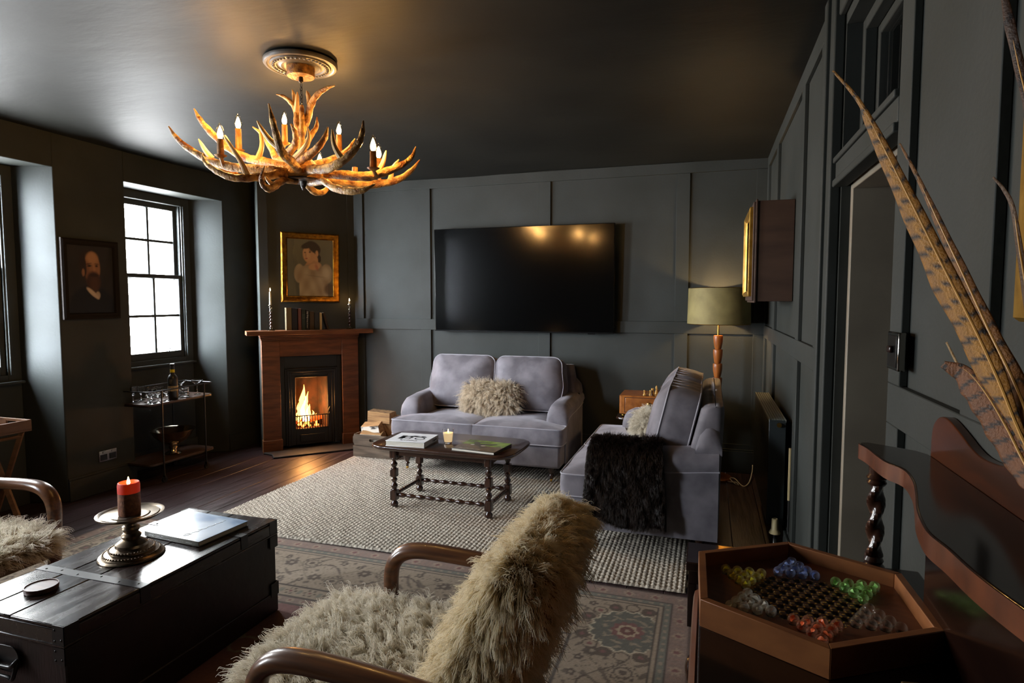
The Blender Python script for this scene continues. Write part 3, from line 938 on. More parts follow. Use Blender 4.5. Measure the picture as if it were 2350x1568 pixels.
# ------------------------------------------------------------------ sofas
def soft(name, vf, m, parent, loc=(0, 0, 0), rot=(0, 0, 0)):
    mb = MB(); mb.add(vf[0], vf[1])
    o = mb.build(name, m, parent, loc=loc, rot=rot, ang=60)
    for lp in vf[2:4]:
        p = MB(); p.tube(lp, .0052, 6, closed=True)
        p.build('piping', PIPING, o)
    return o
def sofa(label, loc, rz):
    s = thing('sofa', label, 'sofa', loc, rz, 'grey velvet two-seat sofas')
    mb = MB(); mb.box(-.715, .715, .02, .86, .125, .305)
    mb.build('base', VELVET, s, bevel=.018, seg=3)
    # low outside back
    mb = MB(); secs = []
    for y0, y1, z in ((.70, .875, .13), (.70, .88, .45), (.72, .885, .62), (.755, .893, .76), (.772, .895, .83), (.79, .892, .848), (.81, .885, .855)):
        xx = .70 if z < .6 else .70 - .05 * (z - .6) / .25
        secs.append([(p[0], p[1], z) for p in rrect(-xx, xx, y0, y1, .04, 3)])
    mb.loft(secs); mb.build('back_frame', VELVET, s, ang=60)
    for sg in (-1, 1):
        mb = MB(); secs = []
        for y, h, sh in ((.186, .50, .016), (.190, .52, .008), (.20, .545, .002), (.22, .575, 0), (.27, .60, 0), (.4, .613, 0), (.55, .617, 0), (.7, .625, 0), (.80, .635, 0), (.87, .64, 0)):
            q = [(.56 + sh, .128), (.558 + sh, h - .10), (.566 + sh, h - .055), (.583, h - .022), (.61, h - .004), (.645, h), (.685, h - .004), (.718, h - .022), (.738 - sh, h - .055), (.742 - sh, h - .085), (.732 - sh, h - .112), (.724 - sh, h - .14), (.724 - sh, .128)]
            secs.append([(sg * x, y, z) for x, z in q])
        mb.loft(secs); a = mb.build('arm', VELVET, s, ang=50)
        p = MB()
        p.tube([(sg * .724, y, h - .128) for y, h in ((.24, .575), (.3, .6), (.4, .613), (.55, .617), (.7, .625), (.80, .635), (.875, .64))], .006, 6)
        p.tube([(sg * .722, .192, z) for z in (.13, .25, .38, .44)] + [(sg * .728, .20, .47), (sg * .728, .22, .49)], .006, 6)
        p.build('piping', PIPING, a)
        # padded wing where back meets arm
        w = MB(); secs = []
        for y, h in ((.745, .63), (.75, .66), (.77, .71), (.80, .745), (.83, .75), (.87, .73), (.885, .70)):
            secs.append([(sg * .60, y, .60), (sg * .60, y, h - .02), (sg * .63, y, h), (sg * .68, y, h - .012), (sg * .715, y, h - .05), (sg * .722, y, .62), (sg * .72, y, .60)])
        w.loft(secs); w.build('back_wing', VELVET, s, ang=60)
        # T-shaped seat cushion wrapping in front of the arm
        o = [(.004, .0), (.70, .0), (.728, .012), (.735, .04), (.735, .155), (.725, .178), (.70, .182), (.57, .182), (.552, .19), (.55, .21), (.55, .66), (.53, .68), (.02, .68), (.004, .66)]
        o = [(sg * x, y) for x, y in o]
        if sg < 0: o = o[::-1]
        vf = cushion(o, .125, .032, n=110, wr=.004, seed=5 + sg, puff_b=.0, cen=(sg * .30, .26))
        soft('seat_cushion', vf, VELVET, s, loc=(0, 0, .372))
        # back cushion, tall box with rounded top corners
        o = rrect(.0, .60, -.23, .235, .075, 6)
        o = [(sg * (x if x > .3 else x + .006) - 0, y) for x, y in o]
        if sg < 0: o = o[::-1]
        vf = cushion(o, .175, .08, n=88, wr=.006, seed=9 + sg, puff_b=.02)
        v = []
        for x, y, z in vf[0]:
            # side bulges over the arm, gathered top
            v.append((x + sg * .02 * math.exp(-((y + .02) / .1) ** 2) * (abs(x) > .5), y + .004 * math.sin(55 * x) * (y > .2), z))
        lps = [[(x + sg * .02 * math.exp(-((y + .02) / .1) ** 2) * (abs(x) > .5), y, z) for x, y, z in lp] for lp in vf[2:4]]
        # local z of the cushion faces forward (-y of the sofa)
        soft('back_cushion', (v, vf[1], *lps), VELVET, s, loc=(0, .632, .69), rot=(math.radians(77), 0, 0))
    for x, y in ((-.63, .10), (.63, .10), (-.63, .78), (.63, .78)):
        f = MB(); f.lathe([(0, 0.022), (.011, .024), (.012, .04), (.02, .05), (.014, .062), (.026, .085), (.03, .105), (.026, .126), (0, .126)], 16, M=trm(x, y, 0))
        fo = f.build('foot', OAKV, s)
        c = MB(); c.tube([(x - .006, y, .0135), (x + .006, y, .0135)], .013, 14); c.box(x - .009, x + .009, y - .003, y + .003, .012, .03)
        c.build('castor', BRASS, fo)
    return s
sofa1 = sofa('grey velvet sofa against the panelled wall beneath the television', (-1.785, 4.545, .0175), 0)
sofa2 = sofa('grey velvet sofa side-on by the radiator, dark fur thrown over its arm', (-.80, 4.14, .0175), -PI / 2)

# shaggy cushions
def fluffy(label, w_, h_, loc, rot, n, L, hm, seed, both=False):
    t = thing('cushion', label, 'cushion', loc, 0, 'shaggy cream cushions on the sofas')
    t.rotation_euler = rot
    vf = cushion(rrect(-w_/2, w_/2, -h_/2, h_/2, .04, 4), .02, .065, n=64, nring=9, seed=seed)
    mb = MB(); mb.add(vf[0], vf[1]); c = mb.build('cover', mat('cushion cover', '#8d8377', .9), t, ang=60)
    g = Matrix.Rotation(0, 3, 'X')
    inv = t.rotation_euler.to_matrix().inverted()
    gv = inv @ Vector((0, 0, -1))
    keep = (lambda cen, nn: (nn[:, 2] > -.35).astype(float)) if not both else None
    fur('long_wool', c, c, n, L, .0009, hm, grav=tuple(gv), gw=.55, clumps=max(60, n // 12), clump=.6, curl=.09, seed=seed, steps=6, keep=keep)
    return t
MONG = hair_mat('mongolian wool', '#ab9a80', '#efe3cf', .5, '#b8a58a')
MONGW = hair_mat('white mongolian wool', '#b8ae98', '#f2ecdd', .5, '#b5a98e')
fluffy('shaggy beige lumbar cushion in the middle of the sofa under the television', .47, .24, (-1.78, 4.985, .60), (math.radians(68), 0, math.radians(-4)), 15000, .055, MONG, 3)
fluffy('small shaggy cream cushion on the sofa beside the radiator', .26, .21, (-.40, 4.40, .56), (math.radians(66), math.radians(0), math.radians(-72)), 8000, .042, MONGW, 4, True)

# dark fur throw over the near arm of the second sofa (built in that sofa's frame)
th = thing('fur_throw', 'dark brown fur throw draped over the arm of the sofa by the radiator', 'throw', (-.80, 4.14, .0175), -PI / 2)
path = cat([(.47, .505), (.53, .52), (.547, .57), (.572, .612), (.61, .634), (.66, .636), (.715, .622), (.752, .585), (.762, .52), (.757, .44), (.759, .37), (.761, .29), (.763, .20)], 5)
def thr(off):
    def fn(u, v):
        i = v * (len(path) - 1); k = min(int(i), len(path) - 2); p = path[k] * (1 - i + k) + path[k + 1] * (i - k)
        d = path[min(k + 1, len(path) - 1)] - path[max(k - 1, 0)]; d = d / (np.linalg.norm(d) + 1e-9)
        nn = np.array([d[1], -d[0]])
        nn = -nn if nn[0] < 0 and v > .5 else nn
        nrm = np.array([-d[1], d[0]]) * (-1 if d[0] < 0 else 1)
        if v > .6: nrm = np.array([abs(d[1]), 0.])
        fold = .012 * max(0, v - .45) * (1 + math.sin(17 * u + 2 * v)) + .01 * max(0, v - .5) * (1 + math.sin(31 * u))
        p = p + nrm * (off + fold)
        y = .165 + .42 * u + .03 * (v - .5) * (u - .4) + .012 * math.sin(5 * v + 3 * u)
        z = p[1] + (.016 * math.sin(9 * u) - .03 * u) * (v ** 4) 
        return (p[0], y, z)
    return fn
mb = MB(); mb.grid(40, 60, thr(.006)); o = mb.build('pelt', mat('dark pelt', '#120d0b', .8), th, ang=80, fix=False)
sm = o.modifiers.new('thick', 'SOLIDIFY'); sm.thickness = .006; sm.offset = 0
DFUR = hair_mat('dark mink fur', '#17100d', '#30231d', .32, '#241a15', spec=.6)
me = o.data
if me.polygons[len(me.polygons) - 5].normal.x < 0: me.flip_normals()
fur('fur', o, o, 34000, .017, .0011, DFUR, grav=(.05, 0, -1), gw=.95, clumps=300, clump=.05, curl=0, seed=8, steps=4, lay=.45, wild=.05, jit=.07)
# ------------------------------------------------------------------ jute rug (its braids run away from the camera)
RX0, RX1, RY0, RY1 = -3.08, -.075, 3.07, 5.02
def jute_h(x, y):
    k = (x - RX0) / .0262
    fr_ = k - math.floor(k); r = math.floor(k)
    rib = math.sin(PI * fr_)
    br = math.sin(2 * PI * (y / .034 + .5 * (r % 2)) + 1.2 * (fr_ - .5) * 2 + .8 * math.sin(r * 5.3))
    return .0095 + .0045 * rib ** .7 + .0022 * br * rib + .0008 * math.sin(31 * x + 17 * y)
nx = int((RX1 - RX0) / .0044); ny = int((RY1 - RY0) / .0095)
X = np.linspace(0, 1, nx); Y = np.linspace(0, 1, ny)
U, V_ = np.meshgrid(X, Y)
px = RX0 + (RX1 - RX0) * U; py = RY0 + (RY1 - RY0) * V_
px = px + (-.045 * (1 - V_)) * (1 - U)
kk = (px - RX0) / .0262; rr = np.floor(kk); f_ = kk - rr
rib = np.sin(PI * f_)
br = np.sin(2 * PI * (py / .036 + .5 * (rr % 2)) + 2.4 * (f_ - .5) + .8 * np.sin(rr * 5.3))
h = .0085 + .0065 * rib ** .7 + .0042 * br * rib + .0008 * np.sin(31 * px + 17 * py)
e = np.minimum(np.minimum(U, 1 - U) * (RX1 - RX0), np.minimum(V_, 1 - V_) * (RY1 - RY0))
h = np.where(e < .006, h * .25, h)
hm = .006 * np.sin(py * 40) * (np.abs(e) < .004)
mb = MB()
mb.v = np.stack([px.ravel() + hm.ravel(), py.ravel(), h.ravel()], 1).tolist()
idx = np.arange(nx * ny).reshape(ny, nx)
mb.f = np.stack([idx[:-1, :-1].ravel(), idx[:-1, 1:].ravel(), idx[1:, 1:].ravel(), idx[1:, :-1].ravel()], 1).tolist()
mb.mi = [0] * len(mb.f)
n0 = len(mb.v)
jr = mb.build('jute_rug', JUTE, fix=False, ang=180)
mb = MB(); mb.box(RX0 - .03, RX1 - .005, RY0 + .005, RY1 - .005, .001, .004); mb.build('backing', JUTE, jr)
tag(jr, 'chunky ribbed natural jute rug under the coffee table and both sofas', 'rug')

# ------------------------------------------------------------------ patterned wool rug, worn rose and sand
PX0, PX1, PY0, PY1 = -3.66, -.045, .25, 3.03
def rug_cols():
    sx, sy = .0075, .0075
    nx, ny = int((PX1 - PX0) / sx), int((PY1 - PY0) / sy)
    U, V = np.meshgrid(np.linspace(0, PX1 - PX0, nx), np.linspace(0, PY1 - PY0, ny))
    W_, H_ = PX1 - PX0, PY1 - PY0
    e = np.minimum(np.minimum(U, W_ - U), np.minimum(V, H_ - V))
    onx = np.minimum(V, H_ - V) < np.minimum(U, W_ - U)          # nearer a long edge
    s = np.where(onx, U, V)
    c = np.zeros(U.shape + (3,))
    def put(mask, col, a=1.):
        m = np.clip(mask.astype(float) * a, 0, 1)[..., None]
        c[:] = c * (1 - m) + np.array(lin(col)) * m
    sand, brown, rose, sage, ink, blush, ltblue = '#a3937f', '#564a40', '#7d5250', '#74756c', '#463f3a', '#8d776e', '#8b8d8a'
    put(np.ones(U.shape), rose)
    ww = np.sin(U * 9) * np.sin(V * 7) + .6 * np.sin(U * 23 + 3 * np.sin(V * 11))
    put(ww > .3, '#855552', .5); put(ww < -.5, '#6f4544', .5)
    def flower(cx, cy, R, petals=8, ring=True, fill=sand, core=rose, edge=brown):
        dx, dy = U - cx, V - cy
        d = np.hypot(dx, dy); a = np.arctan2(dy, dx)
        rr_ = R * (.82 + .18 * np.cos(petals * a))
        put(d < rr_ * 1.12, edge); put(d < rr_, fill)
        put((d < rr_ * .62), edge); put(d < rr_ * .5, fill); put(d < R * .26, core)
        sp = (np.abs(np.sin(petals * a / 2)) < .12) & (d < rr_) & (d > R * .5)
        put(sp, edge, .8)
    # field motifs, mirrored sprays
    for i, cx in enumerate(np.arange(.75, W_ - .6, .40)):
        for j, cy in enumerate(np.arange(.72, H_ - .5, .36)):
            if (i + j) % 2 == 0:
                flower(cx, cy, .085, 6, fill='#8f8878', core=rose, edge='#4b3a36')
            else:
                flower(cx, cy, .05, 5, fill=sage, core=sand, edge='#4b3a36')
            for k in (-1, 1):
                dx, dy = U - cx - k * .13, V - cy - .05 * math.sin(3 * i + j)
                rr_ = np.hypot(dx, dy)
                put((np.abs(rr_ - .055) < .006) & (dx * k > -.03), '#8f8878', .9)
                put((np.hypot(dx - k * .05, dy - .05) < .016), '#8f8878', .9)
    # inner guard border
    put(e < .66, blush); per = .075
    fz = (s / per) % 1 - .5
    put((e < .66) & (e > .60) & (np.hypot(fz * per, e - .63) < .020), sand); put((e < .66) & (e > .60) & (np.hypot(fz * per, e - .63) < .009), rose)
    put(np.abs(e - .66) < .006, ink); put(np.abs(e - .60) < .005, ink)
    put(e < .595, sand)
    # narrow inner guard of small florets on sand
    z = (e < .595) & (e > .50)
    fz = (s / .11) % 1 - .5
    d = np.hypot(fz * .11, e - .548); an = np.arctan2(e - .548, fz * .11)
    put(z & (d < .036 * (.8 + .2 * np.cos(6 * an))), brown); put(z & (d < .022), sand); put(z & (d < .010), rose)
    put(z & (np.abs(np.abs(fz) - .5) < .12) & (np.abs(e - .548) < .02), sage, .8)
    put(np.abs(e - .50) < .0055, ink)
    # main border
    z = (e < .495) & (e > .15)
    put(z, sand)
    mot = np.sin(U * 40 + 5 * np.sin(V * 13)) * np.sin(V * 37 + 4 * np.sin(U * 17))
    put(z & (mot > .72), brown, .8); put(z & (np.abs(mot + .45) < .045), brown, .75)
    per = .46
    vine = .322 + .085 * np.sin(2 * PI * s / per)
    put(z & (np.abs(e - vine) < .0055), brown); put(z & (np.abs(e - (.644 - vine)) < .004), '#6f6252', .9)
    def along(s0, e0, R, pet, fill, core, edge=brown, asp=1.):
        fz = ((s - s0) / per + .5) % 1 - .5
        dx, dy = fz * per, (e - e0) * asp
        d = np.hypot(dx, dy); a = np.arctan2(dy, dx); rr_ = R * (.84 + .16 * np.cos(pet * a))
        put(z & (d < rr_ * 1.13), edge); put(z & (d < rr_), fill); put(z & (np.abs(d - R * .62) < R * .07), edge, .9)
        put(z & (np.abs(np.sin(pet * a / 2)) < .13) & (d < rr_) & (d > R * .62), edge, .8)
        put(z & (d < R * .30), core)
    along(.0, .40, .055, 8, sand, brown); along(per / 2, .245, .055, 8, sand, brown)
    along(per * .25, .27, .036, 6, brown, sand); along(per * .75, .385, .036, 6, brown, sand)
    along(per * .12, .215, .02, 5, brown, sand); along(per * .62, .43, .02, 5, brown, sand)
    along(per * .38, .44, .022, 5, brown, sand); along(per * .88, .2, .022, 5, brown, sand)
    # big scalloped corner medallions
    for cx, cy in ((W_ - .265, H_ - .40), (.40, H_ - .40), (W_ - .265, .40), (.40, .40)):
        dx, dy = U - cx, V - cy
        d = np.hypot(dx / .165, dy / .17); a = np.arctan2(dy, dx)
        for k in range(16):
            t = 2 * PI * k / 16
            dd = np.hypot(dx - .20 * math.cos(t), dy - .205 * math.sin(t))
            put(dd < .034, brown if k % 2 else sand); put((dd < .034) & (dd > .027), brown); put(dd < .012, rose if k % 4 else sand)
        sc_ = 1 + .05 * np.cos(18 * a)
        put(d < sc_, '#cbbfa6'); put(d < sc_ - .05, '#5f625a')
        put((d < .9) & (np.sin(dx * 75 + 3 * np.sin(dy * 60)) * np.sin(dy * 80) > .62), sand, .8)
        put((np.abs(d - .62) < .04) & (np.sin(9 * a) > .1), sand, .7)
        put(d < .42 + .04 * np.cos(10 * a), rose); put(d < .28 + .03 * np.cos(8 * a), '#b7a68c'); put(d < .2, '#6b3f3c'); put(d < .07, sand)
    put(np.abs(e - .15) < .0055, ink); put((np.abs(e - .138) < .006), sand); put(np.abs(e - .126) < .004, ink)
    z = e < .122; put(z, sage)
    fz = (s / .05) % 1 - .5
    put(z & (e > .09) & (np.abs(fz) < .2) & (np.abs(e - .106) < .008), sand, .8)
    z = e < .088; put(z, blush); fz = (s / .13) % 1 - .5
    d = np.hypot(fz * .13, e - .05); an = np.arctan2(e - .05, fz * .13)
    put(z & (d < .032 * (.78 + .22 * np.cos(7 * an))), '#a8937f'); put(z & (d < .013), rose); put(z & (np.abs(np.abs(fz) - .36) < .05) & (np.abs(e - .05) < .022), '#93786d')
    put(np.abs(e - .088) < .003, ink)
    put(e < .012, '#5c4a44')
    r = np.random.default_rng(3)
    wear = .86 + .22 * r.random(U.shape) + .06 * np.sin(U * 5 + 1) * np.sin(V * 4)
    fade = np.array(lin('#84786d'))
    c[:] = c * .80 + fade * .20
    c *= wear[..., None] * .82
    return U, V, c
U, V_, cc = rug_cols()
ny, nx = U.shape
mb = MB()
skew = .05 * (1 - U / U.max())                 # the far edge drifts a little from the boards
mb.v = np.stack([PX0 + U.ravel(), PY0 + (V_ * (1 + skew / (PY1 - PY0))).ravel(), .0045 + .0006 * np.sin(U.ravel() * 11) * np.sin(V_.ravel() * 9)], 1).tolist()
idx = np.arange(nx * ny).reshape(ny, nx)
mb.f = np.stack([idx[:-1, :-1].ravel(), idx[:-1, 1:].ravel(), idx[1:, 1:].ravel(), idx[1:, :-1].ravel()], 1).tolist()
mb.mi = [0] * len(mb.f)
mb.col = cc.reshape(-1, 3).tolist()
pr = mb.build('patterned_rug', RUGM, fix=False, ang=180)
mb = MB(); mb.box(PX0 + .003, PX1 - .003, PY0 + .003, PY1 - .003, .0008, .0032); mb.build('backing', JUTE, pr)
tag(pr, 'worn rose and sand floral patterned rug under the trunk and sheepskin armchairs', 'rug')

# ------------------------------------------------------------------ coffee table
TC = (-1.70, 3.935)
t = thing('coffee_table', 'dark oak coffee table with turned legs on the jute rug', 'coffee table', (TC[0], TC[1], .0165), math.radians(-1.5))
mb = MB()
o = resample(rrect(-.515, .515, -.268, .268, .10, 7), 64)
# gently bowed ends and sides
o = [(x * (1 + .03 * (1 - (y / .268) ** 2)), y * (1 + .03 * (1 - (x / .515) ** 2))) for x, y in o]
cx = np.array(o)
secs = []
for k, z in ((.955, .408), (.985, .411), (.998, .420), (1., .428), (.996, .434), (.985, .4365)):
    secs.append([(x * k, y * k, z) for x, y in o])
mb.loft(secs); mb.build('tabletop', OAK, t, ang=50)
mb = MB()
for a, b, c, d in ((-.37, .37, -.185, -.165), (-.37, .37, .165, .185), (-.375, -.355, -.18, .18), (.355, .375, -.18, .18)): mb.box(a, b, c, d, .36, .409)
mb.build('apron', OAK, t, bevel=.003)
def ball_turn(z0, z1, sp):
    return [(r, z0 + (z1 - z0) * f) for r, f in sp]
def oct_(mb, x, y, z0, z1, r):
    q = [(x + r * sx, y + r * sy) for sx, sy in ((-.7, -1), (.7, -1), (1, -.7), (1, .7), (.7, 1), (-.7, 1), (-1, .7), (-1, -.7))]
    mb.prism(q, z0, z1)
for sx in (-1, 1):
    for sy in (-1, 1):
        x, y = sx * .352, sy * .186
        mb = MB(); M = trm(x, y, 0)
        mb.lathe([(0, 0), (.020, .001), (.027, .014), (.026, .026), (.016, .038), (.014, .044), (.018, .05), (0, .05)], 18, M)
        oct_(mb, x, y, .048, .118, .026)
        mb.lathe([(0, .116), (.018, .118), (.014, .126), (.022, .14), (.024, .15), (.016, .163), (.012, .172), (.019, .182), (.022, .194), (.013, .206), (.016, .214), (0, .215)], 18, M)
        oct_(mb, x, y, .212, .268, .0245)
        mb.lathe([(0, .266), (.018, .268), (.013, .278), (.021, .29), (.024, .302), (.015, .315), (.012, .324), (.02, .337), (.017, .346), (0, .347)], 18, M)
        oct_(mb, x, y, .344, .409, .026)
        mb.build('leg', OAKV, t, bevel=.002, seg=1)
beads = []
for i in range(121):
    u = i / 120
    beads.append((.0085 + .009 * abs(math.sin(u * PI * 9)) ** 1.6 * (1 if (int(u * 9) % 2 == 0) else .72), u))
for sy in (-1, 1):
    mb = MB(); mb.tube([(-.33 + .66 * u, sy * .186, .084) for r, u in beads], [r for r, u in beads], 12); mb.build('stretcher', OAKV, t)
for sx in (-1, 1):
    mb = MB(); sm = beads[::2]; mb.tube([(sx * .352, -.163 + .326 * u, .084) for r, u in sm], [.008 + .006 * abs(math.sin(u * PI * 11)) for r, u in sm], 12); mb.build('stretcher', OAKV, t)
TT = .0165 + .4368

def flat_book(name, w_, d, h_, top, side, parent, spine='+x', pages=PAPER, topcol=None):
    """lying book; cover boards with pages between, spine on one side"""
    mb = MB(); t = .0028
    mb.box(-w_/2, w_/2, -d/2, d/2, 0, t); mb.box(-w_/2, w_/2, -d/2, d/2, h_ - t, h_)
    if spine == '+x': mb.box(w_/2 - t, w_/2, -d/2, d/2, t, h_ - t)
    if spine == '-y': mb.box(-w_/2, w_/2, -d/2, -d/2 + t, t, h_ - t)
    a = mb.build('cover', side, parent, bevel=.0008, seg=1)
    mb = MB(); mb.box(-w_/2 + .004, w_/2 - .0035, -d/2 + .0035, d/2 - .004, t, h_ - t); mb.build('pages', pages, parent)
    if topcol:
        mb = MB(); mb.grid(70, 70, lambda u, v: ((u - .5) * (w_ - .001), (v - .5) * (d - .001), h_ + .0005), col=topcol); mb.build('cover_picture', top, parent, fix=False)
    return a
INK = mat('black ink', '#121212', .6)
t = thing('book', 'thick white picture book on the coffee table beside the glass candle', 'book', (-1.955, 3.838, TT), math.radians(3), 'picture books on the coffee table')
flat_book('white', .285, .262, .037, None, WHITE, t)
mb = MB()
zt = .0376
def blob(mb, cx, cy, rx, ry, r0=0., n=22):
    v = [(cx + rx * math.cos(2 * PI * k / n), cy + ry * math.sin(2 * PI * k / n), zt) for k in range(n)]
    if r0:
        v += [(cx + rx * r0 * math.cos(2 * PI * k / n), cy + ry * r0 * math.sin(2 * PI * k / n), zt) for k in range(n)]
        mb.add(v, [(k, (k + 1) % n, n + (k + 1) % n, n + k) for k in range(n)])
    else: mb.add(v, [tuple(range(n))])
blob(mb, -.035, .0, .042, .036, .55); mb.add([(-.088, -.055, zt), (-.052, -.055, zt), (-.052, .045, zt), (-.088, .045, zt)], [(0, 1, 2, 3)])
blob(mb, .065, -.02, .038, .034, .72); blob(mb, .04, .035, .05, .016, .5); mb.add([(-.005, -.05, zt), (.0, -.05, zt), (.0, -.02, zt), (-.005, -.02, zt)], [(0, 1, 2, 3)])
mb.add([(-.05, .03, zt), (.0, .055, zt), (.06, .05, zt), (.02, .03, zt)], [(0, 1, 2, 3)]); blob(mb, .075, .03, .02, .012)
mb.build('cover_drawing', INK, t, fix=False)
text('cover_title', 'Coppola', .03, (.075, -.078, .0374), (0, 0, PI), INK, t, sx=1.25)
text('spine_title', 'Coppola', .022, (.1429, .02, .011), (math.radians(90), 0, math.radians(90)), INK, t)
def horse(u, v):
    g = mixc(L_('#4f6b22'), L_('#7d9636'), .5 + .5 * nz(u, v, 2.2)); br = mixc(L_('#4a3a26'), L_('#6b5636'), .5 + .5 * nz(u, v, 3, 1))
    c = g if v > .52 + .03 * math.sin(6 * u) else br
    c = mixc(c, L_('#3f5220'), .5 * ell(u, v, .2, .85, .2, .12, 0, .8))
    for a in (ell(u, v, .42, .56, .13, .10, .3), ell(u, v, .30, .70, .06, .14, .5), ell(u, v, .36, .80, .035, .08, -.6), ell(u, v, .55, .60, .22, .028, .45), ell(u, v, .62, .68, .16, .05, .25), ell(u, v, .50, .38, .018, .16, .5), ell(u, v, .58, .33, .015, .15, -.35)):
        c = mixc(c, L_('#1c1d1b'), a)
    c = mixc(c, L_('#b9b4a6'), ell(u, v, .27, .52, .045, .05)); c = mixc(c, L_('#a8a595'), ell(u, v, .53, .50, .05, .035, .4, .5))
    if .10 < v < .15 and .06 < u < .62 and math.sin(u * 160) > -.2: c = mixc(c, L_('#8d8c84'), .7)
    return c
t = thing('book', 'slim green and brown picture book on the coffee table end away from the white book', 'book', (-1.435, 3.832, TT), math.radians(-7), 'picture books on the coffee table')
flat_book('green', .318, .272, .018, mat('green cover', '#ffffff', .25, attr=True), mat('green cover edge', '#1b1c1a', .3), t, topcol=horse)

t = thing('glass_candle', 'lit cream candle in a clear glass tumbler between the two coffee table books', 'candle', (-1.712, 3.905, TT))
mb = MB(); mb.lathe([(0, 0), (.029, 0), (.0405, .098), (.0385, .0985), (.0285, .012), (0, .011)], 28); mb.build('glass', GLASS, t)
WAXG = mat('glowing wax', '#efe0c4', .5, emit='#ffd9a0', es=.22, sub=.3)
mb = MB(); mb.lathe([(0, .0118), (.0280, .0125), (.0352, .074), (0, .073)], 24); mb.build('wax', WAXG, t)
flame_obj(t, .076, .02, .0045)

# ------------------------------------------------------------------ log crate
CRY = 4.885
t = thing('log_crate', 'grey wooden crate of logs between the fireplace and the sofa', 'crate', (-2.865, CRY + .14, .0145), math.radians(-2))
mb = MB()
w_, d_, h_ = .445, .30, .205
# front with hand hole: stacked boards around an oblong opening
def holed(y0, y1):
    o = [(-w_/2, h_/2 + .002), (w_/2, h_/2 + .002), (w_/2, h_), (-w_/2, h_)]
    ho = [(x, z + .158) for x, z in rrect(-.05, .05, -.013, .013, .0125, 5)]
    n = len(ho); v = []; f = []
    ou = []
    for x, z in ho:
        ax, az = x / .05, (z - .158) / .013
        if abs(az) > abs(ax) * .9: ou.append((x / .05 * w_/2 if abs(ax) > .7 else x, h_ if az > 0 else h_/2 + .002))
        else: ou.append((math.copysign(w_/2, x), min(h_, max(h_/2 + .002, .158 + (z - .158) * 3.4))))
    for y in (y0, y1):
        v += [(x, y, z) for x, z in ho] + [(x, y, z) for x, z in ou]
    for k in range(n):
        j = (k + 1) % n
        f.append((k, j, n + j, n + k)); f.append((2*n + k, 3*n + k, 3*n + j, 2*n + j)); f.append((k, 2*n + k, 2*n + j, j)); f.append((n + k, n + j, 3*n + j, 3*n + k))
    mb.add(v, f)
holed(-d_/2, -d_/2 + .014); holed(d_/2 - .014, d_/2)
for y in (-d_/2, d_/2 - .014): mb.box(-w_/2, w_/2, y, y + .014, 0, h_/2 - .002)
for x in (-w_/2, w_/2 - .014): mb.box(x, x + .014, -d_/2 + .0145, d_/2 - .0145, 0, h_/2 - .001); mb.box(x, x + .014, -d_/2 + .0145, d_/2 - .0145, h_/2 + .001, h_)
mb.build('box', CRATE, t)
mb = MB(); mb.box(-w_/2 + .015, w_/2 - .015, -d_/2 + .015, d_/2 - .015, .004, .016); mb.build('bottom', CRATE, t)
BIRCH = mat('birch bark', '#cfc6b8', .7, c2='#2b2521', sc=16, st=(.5, 1.5, 1.5), ramp=(.50, .62), bump=.3, bsc=30)
SPLIT = mat('split log wood', '#a77f50', .75, c2='#7d5a37', sc=9, st=(.5, 6, 6), bump=.3, bsc=16, bst=(.6, 6, 6))
BARKR = mat('rough split top', '#8c6a45', .85, c2='#5c4129', sc=30, bump=.8, bsc=60)
def log(label, loc, rot, prof, ln, mats, split):
    """prof: cross-section (y,z); faces with index in split get the split-wood material"""
    o = thing('log', label, 'log', loc, 0, 'firewood logs in the grey crate'); o.rotation_euler = rot
    n = len(prof); mb = MB(); secs = []
    for i in range(7):
        x = -ln/2 + ln * i / 6
        secs.append([(x + .004 * math.sin(3 * k), y * (1 + .03 * math.sin(2 * i + k)), z * (1 + .03 * math.cos(1.7 * i + 2 * k))) for k, (y, z) in enumerate(prof)])
    mb.loft(secs)
    mi = []
    for fi, f in enumerate(mb.f):
        if len(f) != 4 or fi >= 6 * n: mi.append(1)
        else: mi.append(1 if (fi % n) in split else 0)
    mb.mi = mi
    mb.build('wood', mats, o, ang=40)
    return o
half = [(-.065, -.005), (-.055, -.035), (-.03, -.055), (0, -.06), (.03, -.055), (.055, -.035), (.065, -.005)]
wedge = [(-.06, -.045), (.05, -.05), (.066, .0), (.05, .045), (-.04, .05)]
bx, by, bz = -2.865, CRY + .14, .0145
log('topmost split log, brown and rough on top, lying across the crate', (bx - .005, by + .0, bz + .361), (math.radians(4), math.radians(2), math.radians(-3)), [(-.062, -.05), (.055, -.052), (.066, .0), (.045, .047), (-.052, .048)], .235, [BARKR, SPLIT], (0, 4))
log('upper birch log with white cut face, leaning below the topmost log', (bx - .065, by - .045, bz + .262), (math.radians(20), math.radians(-8), math.radians(-8)), [(-.07, -.02), (-.055, -.05), (.0, -.055), (.055, -.03), (.06, .02), (.02, .05), (-.05, .035)], .20, [BIRCH, SPLIT], (4, 5))
log('lower black-flecked birch log at the crate rim', (bx - .05, by - .088, bz + .19), (math.radians(35), 0, math.radians(3)), [(-.055, -.03), (-.03, -.055), (.01, -.06), (.045, -.04), (.055, .0), (.03, .04), (-.03, .045)], .21, [BIRCH, SPLIT], (5,))
log('split log wedge at the crate end nearer the sofa, leaning upright', (bx + .085, by + .03, bz + .245), (math.radians(10), math.radians(58), math.radians(20)), wedge, .17, [SPLIT, SPLIT], (0, 1))
log('rear log half hidden behind the others, its rough end towards the sofa', (bx + .115, by + .07, bz + .312), (math.radians(0), math.radians(10), math.radians(30)), wedge, .20, [BARKR, SPLIT], (0, 4))
